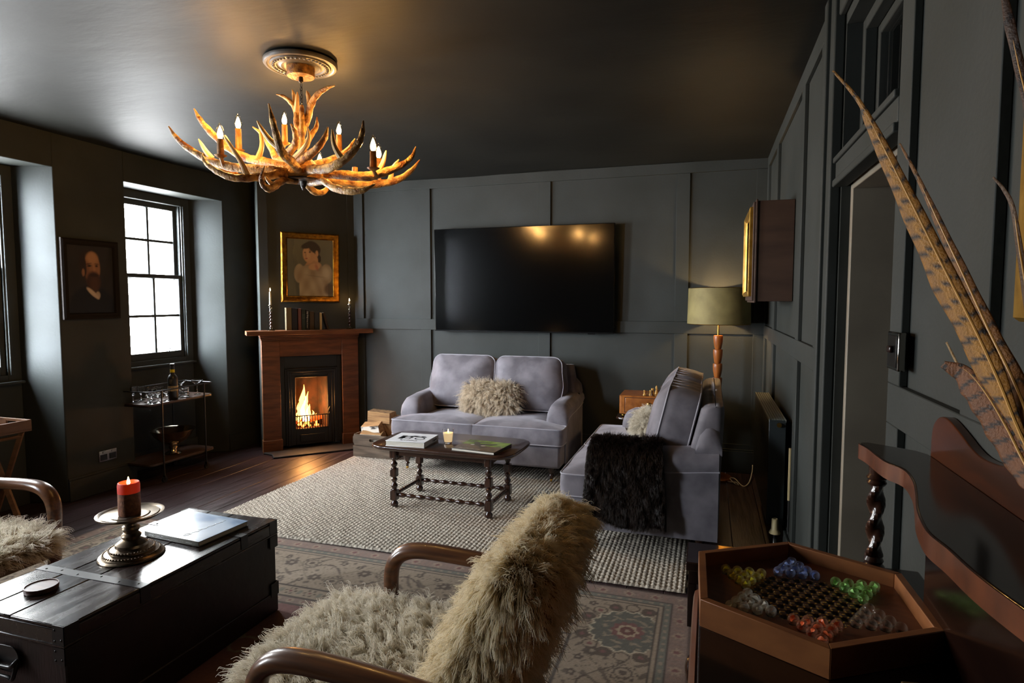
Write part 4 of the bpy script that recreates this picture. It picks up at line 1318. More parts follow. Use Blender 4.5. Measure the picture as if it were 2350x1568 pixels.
log('log in the bottom of the crate, seen through the hand hole', (bx, by - .06, bz + .085), (0.3, 0, 0), [(p[0] * .9, p[1] * .9) for p in wedge], .36, [BIRCH, SPLIT], (0,))
log('log filling the back of the crate under the rear log', (bx + .02, by + .065, bz + .14), (0.1, 0, 0.05), [(p[0] * 1.1, p[1] * 1.6) for p in wedge], .36, [SPLIT, SPLIT], (0,))
# ------------------------------------------------------------------ bar cart in the window alcove
BC = (-4.27, 3.965)
CARTW = mat('cart shelf', '#4d3c34', .3, c2='#3b2d27', sc=4, st=(8, 1, 1))
t = thing('bar_cart', 'black metal bar cart with two wooden shelves in the window alcove', 'bar cart', (BC[0], BC[1], 0))
hx, hy = .17, .33
for z, nm in ((.152, 'shelf'), (.623, 'shelf')):
    mb = MB(); mb.prism(rrect(-hx, hx, -hy, hy, .05, 6), z, z + .014)
    s_ = mb.build(nm, CARTW, t, bevel=.002, seg=1)
    mb = MB(); mb.tube([(x, y, z - .003) for x, y in rrect(-hx + .002, hx - .002, -hy + .002, hy - .002, .05, 6)], .005, 6, closed=True)
    mb.build('shelf_rim', IRON, s_)
mb = MB(); mb.tube([(x, y, .735) for x, y in rrect(-hx, hx, -hy, hy, .05, 6)], .005, 8, closed=True)
mb.build('rail', IRON, t)
for sx in (-1, 1):
    for sy in (-1, 1):
        x, y = sx * (hx + .003), sy * .215
        mb = MB(); mb.tube([(x, y, .055), (x, y, .735)], .006, 8); lg = mb.build('leg', IRON, t)
        mb = MB(); mb.tube([(x - .008, y, .023), (x + .008, y, .023)], .0225, 16); mb.box(x - .012, x + .012, y - .006, y + .006, .02, .058); mb.build('castor', IRON, lg)
ZS = .6375
def goblet(H, R, bowl):
    return [(0, 0), (.030, 0), (.030, .002), (.008, .006), (.004, .02), (.0045, H - bowl - .006), (.012, H - bowl), (R * .8, H - bowl * .7), (R, H - bowl * .3), (R * .97, H), (R * .93, H), (R * .95, H - bowl * .3), (R * .74, H - bowl * .66), (.008, H - bowl + .006), (0, H - bowl + .004)]
def coupe(H, R):
    return [(0, 0), (.030, 0), (.030, .002), (.006, .006), (.0036, .03), (.004, H - .045), (.02, H - .036), (R * .92, H - .016), (R, H), (R - .002, H), (R * .89, H - .013), (.018, H - .032), (0, H - .036)]
def tumbler(H, R, rings=4):
    p = [(0, 0), (R * .9, 0), (R * .93, .004)]
    for i in range(rings * 4 + 1):
        f = i / (rings * 4); p.append((R * (.94 + .06 * f) + .0022 * math.sin(2 * PI * rings * f), .006 + (H - .014) * f))
    return p + [(R, H), (R - .0025, H), (R * .88, .014), (0, .012)]
def vessel(name, label, catg, prof, x, y, group, n=20):
    o = thing(name, label, catg, (BC[0] + x, BC[1] + y, ZS), 0, group)
    mb = MB(); mb.lathe(prof, n); mb.build('glass_body', GLASS, o)
    return o
gl = 'small crystal goblets on the bar cart'
for x, y, lab in ((.125, -.262, 'crystal goblet at the rounded front corner of the bar cart'), (.115, -.196, 'crystal goblet second along the front rail of the bar cart'), (.12, -.12, 'crystal goblet just before the dark bottle on the bar cart'),
                  (.045, -.225, 'crystal goblet in the second row, behind the corner goblet'), (-.02, -.13, 'tall straight goblet at the rear of the cart, towards the bottle')):
    vessel('goblet', lab, 'glass', goblet(.108, .033, .06), x, y, gl)
vessel('wine_glass', 'plain wine glass at the outer end of the bar cart by the wall', 'glass', goblet(.128, .036, .07), -.09, -.24, gl)
vessel('goblet', 'goblet at the back edge of the cart nearest the window sill', 'glass', goblet(.115, .03, .065), -.11, -.15, gl)
vessel('whisky_tumbler', 'tall ribbed tumbler behind the shorter one, right behind the bottle', 'glass', tumbler(.088, .042), -.02, .085, 'ribbed tumblers on the bar cart')
vessel('whisky_tumbler', 'low ribbed tumbler before the taller one, along the cart front', 'glass', tumbler(.086, .042), .095, .075, 'ribbed tumblers on the bar cart')
vessel('whisky_tumbler', 'ribbed tumbler half hidden at the back of the cart behind the bottle', 'glass', tumbler(.09, .04), -.11, .02, 'ribbed tumblers on the bar cart')
vessel('champagne_coupe', 'champagne coupe nearest the reveal end of the bar cart', 'glass', coupe(.125, .047), .07, .245, 'coupes on the bar cart')
vessel('champagne_coupe', 'champagne coupe at the back, between tumblers and the end coupe', 'glass', coupe(.122, .047), -.05, .19, 'coupes on the bar cart')
o = thing('port_bottle', 'dark bottle with yellow neck band and cream label on the bar cart', 'bottle', (BC[0] + .10, BC[1] - .035, ZS))
mb = MB(); mb.lathe([(0, 0), (.034, 0), (.037, .004), (.0375, .165), (.036, .18), (.028, .196), (.018, .206), (.0155, .215), (.0165, .235), (.0145, .262), (.0145, .275), (.013, .276), (0, .276)], 28)
mb.build('bottle_body', mat('dark bottle', '#15130f', .35, spec=.6), o)
mb = MB(); mb.lathe([(.0378, .07), (.0378, .112)], 28); mb.build('paper_label', mat('cream label', '#a99a7c', .7, c2='#8d7a58', sc=60), o, smooth=True)
mb = MB(); mb.lathe([(.0166, .222), (.0172, .222), (.0166, .246), (.016, .246)], 24); mb.build('neck_band', mat('yellow band', '#c8b400', .5), o)
mb = MB(); mb.lathe([(0, .275), (.0165, .275), (.0165, .290), (.015, .293), (0, .293)], 20); mb.build('stopper', BLACK, o)
ST = mat('stencil grey', '#5a564c', .6)
mb = MB()
for zz, ws in ((.158, (-12, 0, 12)), (.146, (-14, -2, 10)), (.134, (-10, 4))):
    for a in ws:
        al = math.radians(a - 68)
        mb.lathe([(.0379, 0), (.0379, .008)], 60, M=Matrix.Identity(4)) if False else None
        x, y = .0378 * math.cos(al), .0378 * math.sin(al)
        mb.box(-.0032, .0032, -.0006, .0004, zz, zz + .008, M=trm(x, y, 0) @ Matrix.Rotation(al + PI / 2, 4, 'Z'))
mb.build('stencil', ST, o, smooth=False)
o = thing('punch_bowl', 'footed silver punch bowl on the lower shelf of the bar cart', 'bowl', (BC[0] + .02, BC[1] + .02, .1665))
mb = MB(); mb.lathe([(0, 0), (.062, 0), (.066, .006), (.055, .014), (.03, .024), (.024, .036), (.032, .05), (.038, .058), (.03, .066), (.034, .078), (.06, .09), (.105, .118), (.14, .155), (.155, .185), (.172, .203), (.174, .207), (.168, .206), (.148, .186), (.132, .158), (.098, .124), (.05, .10), (0, .095)], 40, squash=1.0)
mb.build('bowl_body', SILVER, o)

# ------------------------------------------------------------------ on the window wall
def man(u, v):
    bgc = mixc(L_('#1e1a16'), L_('#2a241e'), .5 + .3 * nz(u, v, 1.5)); c = bgc
    coat = L_('#0f0e0d')
    c = mixc(c, coat, max(ell(u, v, .5, .05, .5, .36, 0, .15), ell(u, v, .5, .2, .34, .22, 0, .2)))
    skin, hair = L_('#8a6245'), L_('#2a1c13')
    c = mixc(c, hair, ell(u, v, .46, .72, .21, .22, .1, .2))
    c = mixc(c, skin, ell(u, v, .53, .67, .17, .24, .0, .12))
    c = mixc(c, L_('#a87c58'), .8 * ell(u, v, .53, .81, .12, .085, 0, .7)); c = mixc(c, L_('#6a452e'), .6 * ell(u, v, .42, .62, .05, .14, 0, .9))
    c = mixc(c, hair, ell(u, v, .36, .70, .045, .15, .1, .3)); c = mixc(c, skin, ell(u, v, .335, .60, .03, .055, 0, .4))
    c = mixc(c, L_('#24160f'), ell(u, v, .47, .70, .045, .014, .1, .8)); c = mixc(c, L_('#24160f'), ell(u, v, .62, .70, .035, .013, -.1, .8)); c = mixc(c, L_('#3a2416'), .7 * ell(u, v, .46, .73, .06, .012, .15, .8)); c = mixc(c, L_('#3a2416'), .7 * ell(u, v, .62, .73, .05, .012, -.1, .8))
    c = mixc(c, L_('#a0714e'), .8 * ell(u, v, .57, .65, .025, .09, 0, .8))
    c = mixc(c, L_('#3a2417'), ell(u, v, .55, .47, .155, .15, .1, .3)); c = mixc(c, L_('#4f3321'), .6 * ell(u, v, .57, .44, .09, .12, 0, .9)); c = mixc(c, L_('#2a180f'), .9 * ell(u, v, .57, .565, .10, .022, 0, .7))
    k = ell(u, v, .52, .30, .15, .035, -.55, .3); c = mixc(c, L_('#c0ac98'), k * .9); c = mixc(c, L_('#b29f8d'), ell(u, v, .63, .27, .05, .055, 0, .4) * .8)
    return c
t = thing('portrait', 'dark portrait painting of a bearded man hanging between the two windows', 'painting', (XL, 3.40, 1.60))
t.rotation_euler = (0, 0, PI / 2)
DKF = mat('dark frame', '#1b1612', .75, spec=.15)
mb = MB(); mb.grid(60, 76, lambda u, v: ((u - .5) * .36, -.014, (v - .5) * .50), col=man); mb.box(-.18, .18, -.012, 0, -.25, .25, mi=1); mb.col += [(.02, .02, .02)] * 8
mb.build('canvas', [PICT, DKF], t, fix=False)
frame_mesh(.44, .58, [(0, 0), (0, .022), (.012, .03), (.03, .024), (.038, .026), (.046, .016), (.046, 0)], DKF, t)
t = thing('wall_socket', 'grey metal double socket low on the wall below the bearded portrait', 'socket', (XL, 3.475, .27))
t.rotation_euler = (0, 0, PI / 2)
mb = MB(); mb.box(-.073, .073, -.009, 0, -.043, .043); mb.build('plate', CHROME, t, bevel=.003)
for x in (-.036, .036):
    mb = MB(); mb.box(x - .026, x + .026, -.012, -.009, -.03, .012); mb.build('outlet', BLACK, t, bevel=.001)
    mb = MB(); mb.box(x - .008, x + .008, -.013, -.009, .02, .034); mb.build('rocker', CHROME, t, bevel=.001)

# butler's tray, mostly out of the frame
t = thing('tray_table', 'wooden tray on folding crossed legs by the window alcove', 'tray table', (-4.27, 2.48, 0))
TW = mat('tray wood', '#5a3f2c', .5, c2='#6f5039', sc=4, st=(8, 1, 8))
mb = MB(); mb.box(-.17, .17, -.29, .29, .618, .63)
for a, b, c_, d in ((.158, .17, -.29, .29), (-.17, -.158, -.29, .29)): mb.box(a, b, c_, d, .63, .69)
mb.box(-.158, .158, -.29, -.278, .63, .69)
mb.box(-.158, -.045, .278, .29, .63, .69); mb.box(.045, .158, .278, .29, .63, .69); mb.box(-.045, .045, .278, .29, .63, .645); mb.box(-.045, .045, .278, .29, .672, .69)
mb.build('tray', TW, t, bevel=.002)
for y, s_ in ((.24, 1), (.215, -1), (-.24, 1), (-.215, -1)):
    mb = MB(); a = math.atan2(.60, .32)
    v0, v1 = (.15 * s_, y, .615), (-.15 * s_, y, .002)
    mb.tube([v0, v1], .02, 4, flat=(1, .6), up=(0, 1, 0)); mb.build('leg', TW, t)
for s_ in (-1, 1):
    mb = MB(); mb.tube([(s_ * .14, -.24, .59), (s_ * .14, .24, .59)], .011, 8); mb.build('crossbar', TW, t)

# ------------------------------------------------------------------ chandelier
ANTLERS= [([[-0.045,-0.119,2.057],[-0.156,-0.155,2.068],[-0.275,-0.172,2.083],[-0.403,-0.181,2.123],[-0.532,-0.17,2.19],[-0.601,-0.171,2.246],[-0.66,-0.158,2.307]],[0.024,0.023,0.021,0.019,0.016,0.011,0.003],[[[-0.387,-0.176,2.128],[-0.41,-0.194,2.17],[-0.436,-0.202,2.218]]]),([[-0.067,-0.021,2.095],[-0.204,-0.013,2.134],[-0.338,-0.003,2.168],[-0.441,-0.015,2.225],[-0.518,-0.039,2.3],[-0.551,-0.071,2.358],[-0.562,-0.095,2.404]],[0.024,0.022,0.021,0.019,0.017,0.012,0.003],[[[-0.249,-0.016,2.153],[-0.216,-0.027,2.217],[-0.226,-0.03,2.307]],[[-0.419,-0.008,2.213],[-0.47,0.018,2.27],[-0.492,0.032,2.299]]]),([[-0.038,-0.138,2.042],[-0.06,-0.208,2.019],[-0.104,-0.264,2.004],[-0.16,-0.303,2.003],[-0.219,-0.322,2.029],[-0.281,-0.321,2.069],[-0.316,-0.311,2.121]],[0.02,0.019,0.018,0.017,0.015,0.01,0.003],[[[-0.104,-0.264,2.012],[-0.142,-0.255,2.074],[-0.214,-0.236,2.157],[-0.259,-0.229,2.21]]]),([[0.039,-0.093,2.063],[0.103,-0.219,2.07],[0.127,-0.317,2.088],[0.133,-0.356,2.142],[0.131,-0.378,2.205],[0.116,-0.383,2.278]],[0.02,0.02,0.02,0.016,0.013,0.003],[[[0.122,-0.329,2.108],[0.091,-0.349,2.138],[0.067,-0.367,2.179],[0.047,-0.373,2.216]]]),([[0.022,-0.077,2.108],[0.149,-0.162,2.108],[0.239,-0.218,2.125],[0.281,-0.225,2.163],[0.294,-0.221,2.209]],[0.02,0.019,0.016,0.013,0.003],[[[0.042,-0.112,2.118],[0.147,-0.184,2.142],[0.178,-0.195,2.179],[0.172,-0.197,2.227]]]),([[0.128,-0.117,2.058],[0.266,-0.209,2.031],[0.362,-0.262,2.034],[0.422,-0.264,2.064],[0.465,-0.25,2.118],[0.476,-0.237,2.17],[0.475,-0.226,2.219]],[0.021,0.021,0.02,0.017,0.014,0.011,0.003],[[[0.389,-0.264,2.056],[0.366,-0.282,2.108],[0.358,-0.285,2.177]]]),([[0.09,0.029,2.067],[0.211,0.015,2.051],[0.334,0.022,2.038],[0.414,0.048,2.056],[0.484,0.091,2.093],[0.519,0.134,2.138],[0.527,0.168,2.196]],[0.021,0.022,0.023,0.02,0.016,0.011,0.003],[[[0.392,0.041,2.056],[0.419,0.039,2.103],[0.433,0.044,2.157]]]),([[0.065,0.084,2.05],[0.154,0.154,2.041],[0.256,0.208,2.038],[0.365,0.253,2.058],[0.439,0.277,2.104],[0.488,0.292,2.163]],[0.02,0.02,0.02,0.018,0.013,0.003],[[[0.347,0.237,2.056],[0.352,0.259,2.124],[0.377,0.277,2.169]]]),([[0.184,-0.099,2.004],[0.281,-0.162,1.956],[0.375,-0.195,1.931],[0.445,-0.194,1.931],[0.499,-0.177,1.957]],[0.016,0.017,0.017,0.014,0.004],[]),([[-0.025,-0.113,2.019],[0.004,-0.209,1.976],[0.016,-0.268,1.948],[0.017,-0.309,1.958],[0.024,-0.328,1.987],[0.046,-0.332,2.035]],[0.016,0.018,0.017,0.013,0.01,0.003],[[[0.007,-0.229,1.97],[0.018,-0.278,1.984],[0.027,-0.306,1.996]]]),([[-0.054,0.088,2.046],[-0.077,0.185,2.02],[-0.072,0.25,2.02],[-0.053,0.298,2.059],[-0.039,0.334,2.114]],[0.016,0.018,0.016,0.011,0.003],[]),([[-0.025,0.118,2.137],[-0.021,0.266,2.192],[-0.005,0.376,2.252],[0.029,0.429,2.337]],[0.018,0.018,0.015,0.003],[]),([[-0.157,0.107,2.162],[-0.295,0.179,2.198],[-0.358,0.222,2.261],[-0.422,0.233,2.343],[-0.48,0.225,2.391]],[0.018,0.018,0.016,0.012,0.003],[]),([[-0.034,0.01,2.189],[-0.016,0.016,2.274],[0.013,0.025,2.335],[0.044,0.014,2.396],[0.088,-0.003,2.431],[0.149,-0.015,2.454],[0.202,-0.02,2.461]],[0.023,0.021,0.018,0.016,0.014,0.01,0.003],[[[0.04,0.013,2.402],[0.009,0.045,2.448],[-0.012,0.059,2.483]]]),([[-0.044,0.038,2.214],[-0.071,0.061,2.318],[-0.09,0.076,2.399],[-0.119,0.077,2.442],[-0.159,0.075,2.474],[-0.195,0.064,2.486]],[0.02,0.018,0.014,0.012,0.009,0.003],[[[-0.081,0.069,2.39],[-0.065,0.053,2.441],[-0.056,0.045,2.478]],[[-0.091,0.076,2.404],[-0.115,0.1,2.471],[-0.13,0.105,2.515]]]),([[-0.038,0.072,2.215],[-0.028,0.117,2.289],[-0.012,0.133,2.326],[-0.008,0.134,2.376]],[0.015,0.013,0.011,0.003],[]),([[-0.001,-0.105,2.144],[0.057,-0.129,2.178],[0.068,-0.146,2.22],[0.056,-0.161,2.259]],[0.018,0.017,0.013,0.003],[])]
SOCKETS= [([-0.307,-0.203,2.207],2.133,1),([-0.397,0.02,2.32],2.215,1),([-0.302,0.261,2.396],2.3,1),([-0.056,0.402,2.358],2.274,1),([0.421,-0.055,2.131],2.057,1),([0.293,0.219,2.167],2.108,1),([-0.196,0.42,2.208],2.133,1),([0.079,0.34,2.161],2.102,0),([-0.535,0.144,2.176],2.127,0)]
CX, CY = -1.905, 2.608
t = thing('ceiling_rose', 'round moulded plaster rose on the ceiling above the antler chandelier', 'ceiling rose', (CX, CY, ZC - .008))
mb = MB(); mb.lathe([(0, .002), (.172, .002), (.172, -.008), (.166, -.016), (.156, -.018), (.150, -.013), (.142, -.013), (.138, -.02), (.112, -.02), (.108, -.014), (.098, -.016), (.09, -.022), (.082, -.018), (.06, -.02), (0, -.02)], 64)
ro = mb.build('disc', mat('rose paint', '#54504a', .45, c2='#443f39', sc=20), t)
mb = MB()
for k in range(40):
    a = 2 * PI * k / 40; mb.sphere((.125 * math.cos(a), .125 * math.sin(a), -.021), .0085, 8, 6, sq=(1, .7, .6))
mb.build('leaf_band', mat('rose relief', '#5d5850', .45), t)
t = thing('chandelier', 'antler chandelier with candle bulbs hanging from the ceiling rose', 'chandelier', (CX, CY, 0))
mb = MB(); mb.lathe([(0, ZC - .028), (.066, ZC - .028), (.067, ZC - .036), (.064, ZC - .05), (.066, ZC - .066), (.063, ZC - .072), (0, ZC - .072)], 32)
mb.build('canopy', mat('carved canopy', '#a8752f', .45, c2='#5f3c16', sc=50, bump=.6, bsc=70), t)
mb = MB(); mb.lathe([(0, 2.53), (.009, 2.53), (.011, 2.52), (.011, 2.505), (.006, 2.50), (0, 2.50)], 12); mb.build('hook', IRON, t)
mb = MB()
for k in range(6):
    z = 2.50 - .018 * k
    pts = [((.0055 * math.cos(a) if k % 2 else 0), (0 if k % 2 else .0055 * math.cos(a)), z - .012 + .0125 * math.sin(a)) for a in (2 * PI * i / 12 for i in range(12))]
    mb.tube(pts, .0018, 6, closed=True)
mb.build('chain', IRON, t)
mb = MB(); mb.lathe([(0, 2.395), (.008, 2.395), (.012, 2.38), (.013, 2.22), (.03, 2.15), (.06, 2.12), (.085, 2.09), (.108, 2.062), (.112, 2.05), (.10, 2.036), (.05, 2.03), (0, 2.03)], 26)
mb.build('hub', ANTLER, t)
mb = MB(); mb.lathe([(0, 2.0295), (.10, 2.0295), (.104, 2.034), (.10, 2.0365)], 26); mb.lathe([(0, 1.985), (.005, 1.987), (.012, 2.005), (.017, 2.029), (0, 2.03)], 12)
mb.build('hub_plate', mat('dark burr', '#2c1d16', .5, bump=.8, bsc=120), t)
for pts, rad, tines in ANTLERS:
    c = cat(pts, 5); R_ = np.interp(np.linspace(0, len(pts) - 1, len(c)), range(len(pts)), rad)
    R_ = R_ * (1 + .05 * np.sin(np.arange(len(c)) * 1.3))
    start = np.array([[c[0][0] * .35, c[0][1] * .35, c[0][2] + .005]]) if np.hypot(c[0][0], c[0][1]) > .03 and c[0][2] < 2.12 else None
    if start is not None: c = np.vstack([start, c]); R_ = np.r_[R_[0] * .9, R_]
    mb = MB(); mb.tube(c, list(R_), 10, noise=.07)
    an = mb.build('antler', ANTLER, t)
    for tn in tines:
        c2 = cat(tn, 5); r0 = min(.0145, rad[0] * .68)
        mb = MB(); mb.tube(c2, list(np.interp(np.linspace(0, 1, len(c2)), [0, .25, .75, 1], [r0 * 1.15, r0 * .9, r0 * .6, .0025])), 9)
        mb.build('tine', ANTLER_T, an)
BGLASS = pane_mat('bulb glass', (1., .93, .8))
BULBG = emit_mat('bulb glow', (1., .56, .19), BULB * 2.2)
BULBC = emit_mat('bulb filament', (1., .72, .38), BULB * 1.6)
SLEEVE = mat('drip sleeve', '#b07a30', .45, c2='#7d5120', sc=30, bump=.4, bsc=60)
def antler_under(p):
    best = None
    for pts, rad, tines in ANTLERS:
        c = cat(pts, 5)
        for q in c:
            if q[2] < p[2] + .01:
                d = (q[0] - p[0]) ** 2 + (q[1] - p[1]) ** 2 + .25 * (q[2] - p[2]) ** 2
                if best is None or d < best[0]: best = (d, q)
    return best[1]
for (x, y, z), zb, on in SOCKETS:
    so = MB(); so.lathe([(0, zb), (.0145, zb), (.0158, zb + .008), (.0150, z), (0, z)], 14); s_ = so.build('candle_sleeve', SLEEVE, t)
    q = antler_under((x, y, zb))
    mb = MB(); mb.lathe([(0, zb - .014), (.009, zb - .014), (.027, zb - .003), (.029, zb), (.024, zb + .001), (0, zb - .002)], 16, M=trm(x, y, 0)); 
    mb.tube(cat([(x, y, zb - .008), (x * .5 + q[0] * .5, y * .5 + q[1] * .5, min(zb, q[2]) - .004), tuple(q)], 4), .009, 8)
    mb.build('drip_pan', SLEEVE, s_, loc=(-x, -y, 0))
    s_.location = (x, y, 0)
    if on:
        H = .078
        mb = MB(); mb.lathe([(0, z), (.010, z), (.0175, z + .018), (.0185, z + .028), (.016, z + .045), (.010, z + .062), (.004, z + .073), (0, z + H)], 16)
        bb = mb.build('bulb', BGLASS, t, loc=(x, y, 0))
        mb = MB(); mb.lathe([(0, z + .004), (.008, z + .006), (.0125, z + .018), (.012, z + .028), (.008, z + .042), (.003, z + .056), (0, z + .060)], 14)
        mb.build('glowing_core', BULBG, bb)

# ------------------------------------------------------------------ floor lamp in the corner
t = thing('floor_lamp', 'tall floor lamp with wooden bead stem and olive velvet drum shade', 'floor lamp', (.078, 5.195, 0))
mb = MB(); mb.lathe([(0, 0), (.13, 0), (.13, .018), (.12, .026), (.03, .03), (0, .03)], 36); mb.build('base', TEAK, t)
z = 1.168
for k in range(10):
    mb = MB(); h_ = .1125
    mb.lathe([(0, z - h_), (.022, z - h_), (.027, z - h_ + .012), (.034, z - h_ * .55), (.0365, z - .03), (.0362, z - .006), (.034, z), (0, z)], 24)
    mb.build('stem_bead', TEAK, t); z -= h_ + .001
mb = MB(); mb.tube([(0, 0, .03), (0, 0, 1.40)], .008, 10); mb.build('rod', BRASS, t)
mb = MB()
R0, R1 = .242, .236
n = 64; v = []
for r, zz in ((R0, 1.258), (R1, 1.545), (R1 - .003, 1.545), (R0 - .003, 1.258)): v += [(r * math.cos(2 * PI * k / n), r * math.sin(2 * PI * k / n), zz) for k in range(n)]
f = [(i * n + k, i * n + (k + 1) % n, ((i + 1) % 4) * n + (k + 1) % n, ((i + 1) % 4) * n + k) for i in range(4) for k in range(n)]
mb.add(v, f, mi=0); mb.mi = [0] * n + [0] * n + [1] * n + [0] * n
sh = mb.build('shade', [SHADE, mat('gold lining', '#c99b45', .3, .8)], t)
mb = MB()
for r, zz in ((R0 - .001, 1.259), (R1 - .001, 1.5445)): mb.tube([(r * math.cos(2 * PI * k / 48), r * math.sin(2 * PI * k / 48), zz) for k in range(48)], .0028, 6, closed=True)
for a in (0, 2.1, 4.2): mb.tube([(0, 0, 1.53), (R1 * math.cos(a), R1 * math.sin(a), 1.53)], .002, 6)
mb.build('shade_ring', BRASS, sh)
mb = MB(); mb.sphere((0, 0, 1.425), .03, 14, 10); mb.build('bulb', emit_mat('lamp bulb', (1., .66, .30), 130), t)

# ------------------------------------------------------------------ chess box on a small dark table
CHY = 5.00
tb = thing('side_table', 'small dark side table under the chess box behind the sofa arm', 'side table', (-.36, 5.14, 0))
mb = MB(); o = resample(rrect(-.345, .345, -.19, .19, .06, 5), 48)
mb.loft([[(x * k, y * k, z) for x, y in o] for k, z in ((.95, .482), (1, .488), (1, .496), (.985, .503))]); mb.build('tabletop', OAK, tb)
for sx in (-1, 1):
    for sy in (-1, 1):
        mb = MB(); mb.lathe([(0, 0), (.014, 0), (.02, .02), (.015, .05), (.021, .2), (.014, .25), (.022, .35), (.018, .484), (0, .484)], 12, M=trm(sx * .27, sy * .13, 0)); mb.build('leg', OAKV, tb)
cb = thing('chess_box', 'burr walnut chess box with one drawer, chessboard on its top', 'chess box', (-.37, 5.135, .503))
mb = MB(); bw, bd = .305, .165
o = [(x * bw, y * bd) for x, y in rrect(-1, 1, -1, 1, .09, 4)]
mb.prism(rrect(-bw, bw, -bd, bd, .02, 4), .028, .178); mb.build('carcass', WALNUT, cb, bevel=.004)
for sx in (-1, 1):
    for sy in (-1, 1):
        mb = MB(); mb.sphere((sx * .27, sy * .13, .0145), .022, 12, 8, sq=(1, 1, .65)); mb.build('bun_foot', BRASS, cb)
mb = MB(); mb.box(-.255, .255, -bd - .004, -bd + .01, .046, .160); dw = mb.build('drawer', WALNUT, cb, bevel=.003)
mb = MB(); mb.box(-.262, .262, -bd - .0015, -bd + .01, .040, .166); mb.build('drawer_recess', mat('dark line', '#4a240c', .5), cb)
mb = MB()
for x in (-.065, .065):
    mb.sphere((x, -bd - .006, .115), .016, 10, 8, sq=(1.2, .35, 1)); mb.sphere((x, -bd - .012, .115), .006, 8, 6)
mb.tube(cat([(-.065, -bd - .013, .112), (-.06, -bd - .018, .092), (-.03, -bd - .02, .078), (0, -bd - .02, .082), (.03, -bd - .02, .078), (.06, -bd - .018, .092), (.065, -bd - .013, .112)], 5), .0035, 6)
mb.build('swan_handle', BRASS, dw)
def squares(u, v):
    x, y = u * 8.8 - .4, v * 8.8 - .4
    if not (0 <= x < 8 and 0 <= y < 8): return L_('#6b3a16')
    return L_('#a5733a') if (int(x) + int(y)) % 2 else L_('#3a2010')
mb = MB(); mb.grid(89, 89, lambda u, v: ((u - .5) * .30 + .03, (v - .5) * .30, .1786), col=squares)
mb.build('chessboard', mat('chessboard', '#ffffff', .25, attr=True), cb, fix=False)
BOXW, EBON = mat('boxwood', '#c39a4f', .35), mat('dark chess wood', '#3d2313', .35)
def chess(kind, x, y, dark, label):
    o = thing('chess_' + kind, label, 'chess piece', (-.37 + x, 5.135 + y, .503 + .1788), 0, 'chess pieces on the box')
    m = EBON if dark else BOXW
    mb = MB()
    if kind == 'pawn': mb.lathe([(0, 0), (.012, 0), (.0125, .005), (.008, .011), (.005, .024), (.0085, .027), (.005, .029), (.0072, .036), (.005, .042), (0, .043)], 14)
    elif kind == 'rook': mb.lathe([(0, 0), (.0135, 0), (.0135, .005), (.009, .012), (.008, .034), (.0115, .04), (.0115, .05), (.008, .05), (.008, .045), (0, .045)], 14)
    elif kind == 'bishop': mb.lathe([(0, 0), (.0135, 0), (.0135, .005), (.009, .012), (.006, .034), (.010, .038), (.006, .041), (.0085, .05), (.006, .06), (.002, .065), (.003, .068), (0, .07)], 14)
    elif kind == 'king': mb.lathe([(0, 0), (.0145, 0), (.0145, .006), (.01, .014), (.0075, .045), (.0125, .05), (.008, .054), (.0115, .072), (.006, .076), (.003, .079), (.0045, .085), (0, .091)], 14)
    elif kind == 'knight':
        mb.lathe([(0, 0), (.0135, 0), (.0135, .005), (.010, .012), (.009, .016), (0, .016)], 14)
        mb.loft([[(a - b, -c_, z), (a + b, -c_, z), (a + b, c_, z), (a - b, c_, z)] for a, b, c_, z in ((0, .009, .007, .015), (.001, .009, .006, .026), (-.002, .011, .006, .038), (-.006, .013, .005, .046), (-.003, .008, .004, .054), (.002, .003, .002, .06))])
    mb.build('piece', m, o, ang=50)
for k, x, y, d, lab in (('pawn', -.135, -.11, 0, 'pale pawn standing alone at the corner end of the chessboard'), ('pawn', -.085, -.095, 0, 'pale pawn second along, beside a dark rook'), ('rook', -.07, -.05, 0, 'pale rook behind the second pale pawn'),
    ('pawn', -.068, -.10, 1, 'dark pawn touching the second pale pawn'), ('bishop', -.04, .0, 0, 'tall pale bishop towards the back of the board'), ('bishop', .002, .03, 1, 'dark bishop at the back of the board'), ('rook', -.01, -.115, 1, 'dark rook at the front edge before the pale king'),
    ('king', .045, -.055, 0, 'pale king, tallest piece, in the middle of the chessboard'), ('pawn', .082, -.125, 1, 'dark pawn at the front edge beside the king'), ('bishop', .165, -.05, 0, 'pale bishop in front of the pale rook near the sofa cushion'), ('rook', .16, -.015, 0, 'pale rook behind the near-cushion bishop'),
    ('knight', .195, -.10, 1, 'dark knight on the chessboard end near the sofa cushion'), ('rook', .215, -.03, 1, 'dark rook nearest the velvet back cushion'), ('pawn', .24, -.07, 1, 'dark pawn half hidden by the velvet back cushion')):
    chess(k, x * .9 + .012, y, d, lab)

# ------------------------------------------------------------------ right wall: radiator, box frame, switch, flex
t = thing('radiator', 'dark grey panel radiator with slotted top grille on the door wall', 'radiator', (.33, 3.63, 0))
mb = MB()
for x in (0, .072): mb.box(x, x + .016, .005, 1.06, .21, .785)
mb.build('panel', GREY_RAD, t, bevel=.004)
for a, b in ((0, .008), (1.057, 1.065)):
    mb = MB(); mb.box(.0, .088, a, b, .205, .79); mb.build('end_panel', GREY_RAD, t, bevel=.003)
mb = MB()
for i in range(7): mb.box(.002 + i * .0135, .0072 + i * .0135, .008, 1.057, .787, .793)
for i in range(66): y = .012 + i * .0160; mb.box(.0, .088, y, y + .0065, .7868, .7928)
mb.box(0, .004, 0, 1.065, .78, .7945); mb.box(.084, .088, 0, 1.065, .78, .7945)
mb.build('grille', mat('lit radiator grey', '#8b9088', .35), t)  # grille colour lightened to imitate daylight falling on the radiator top
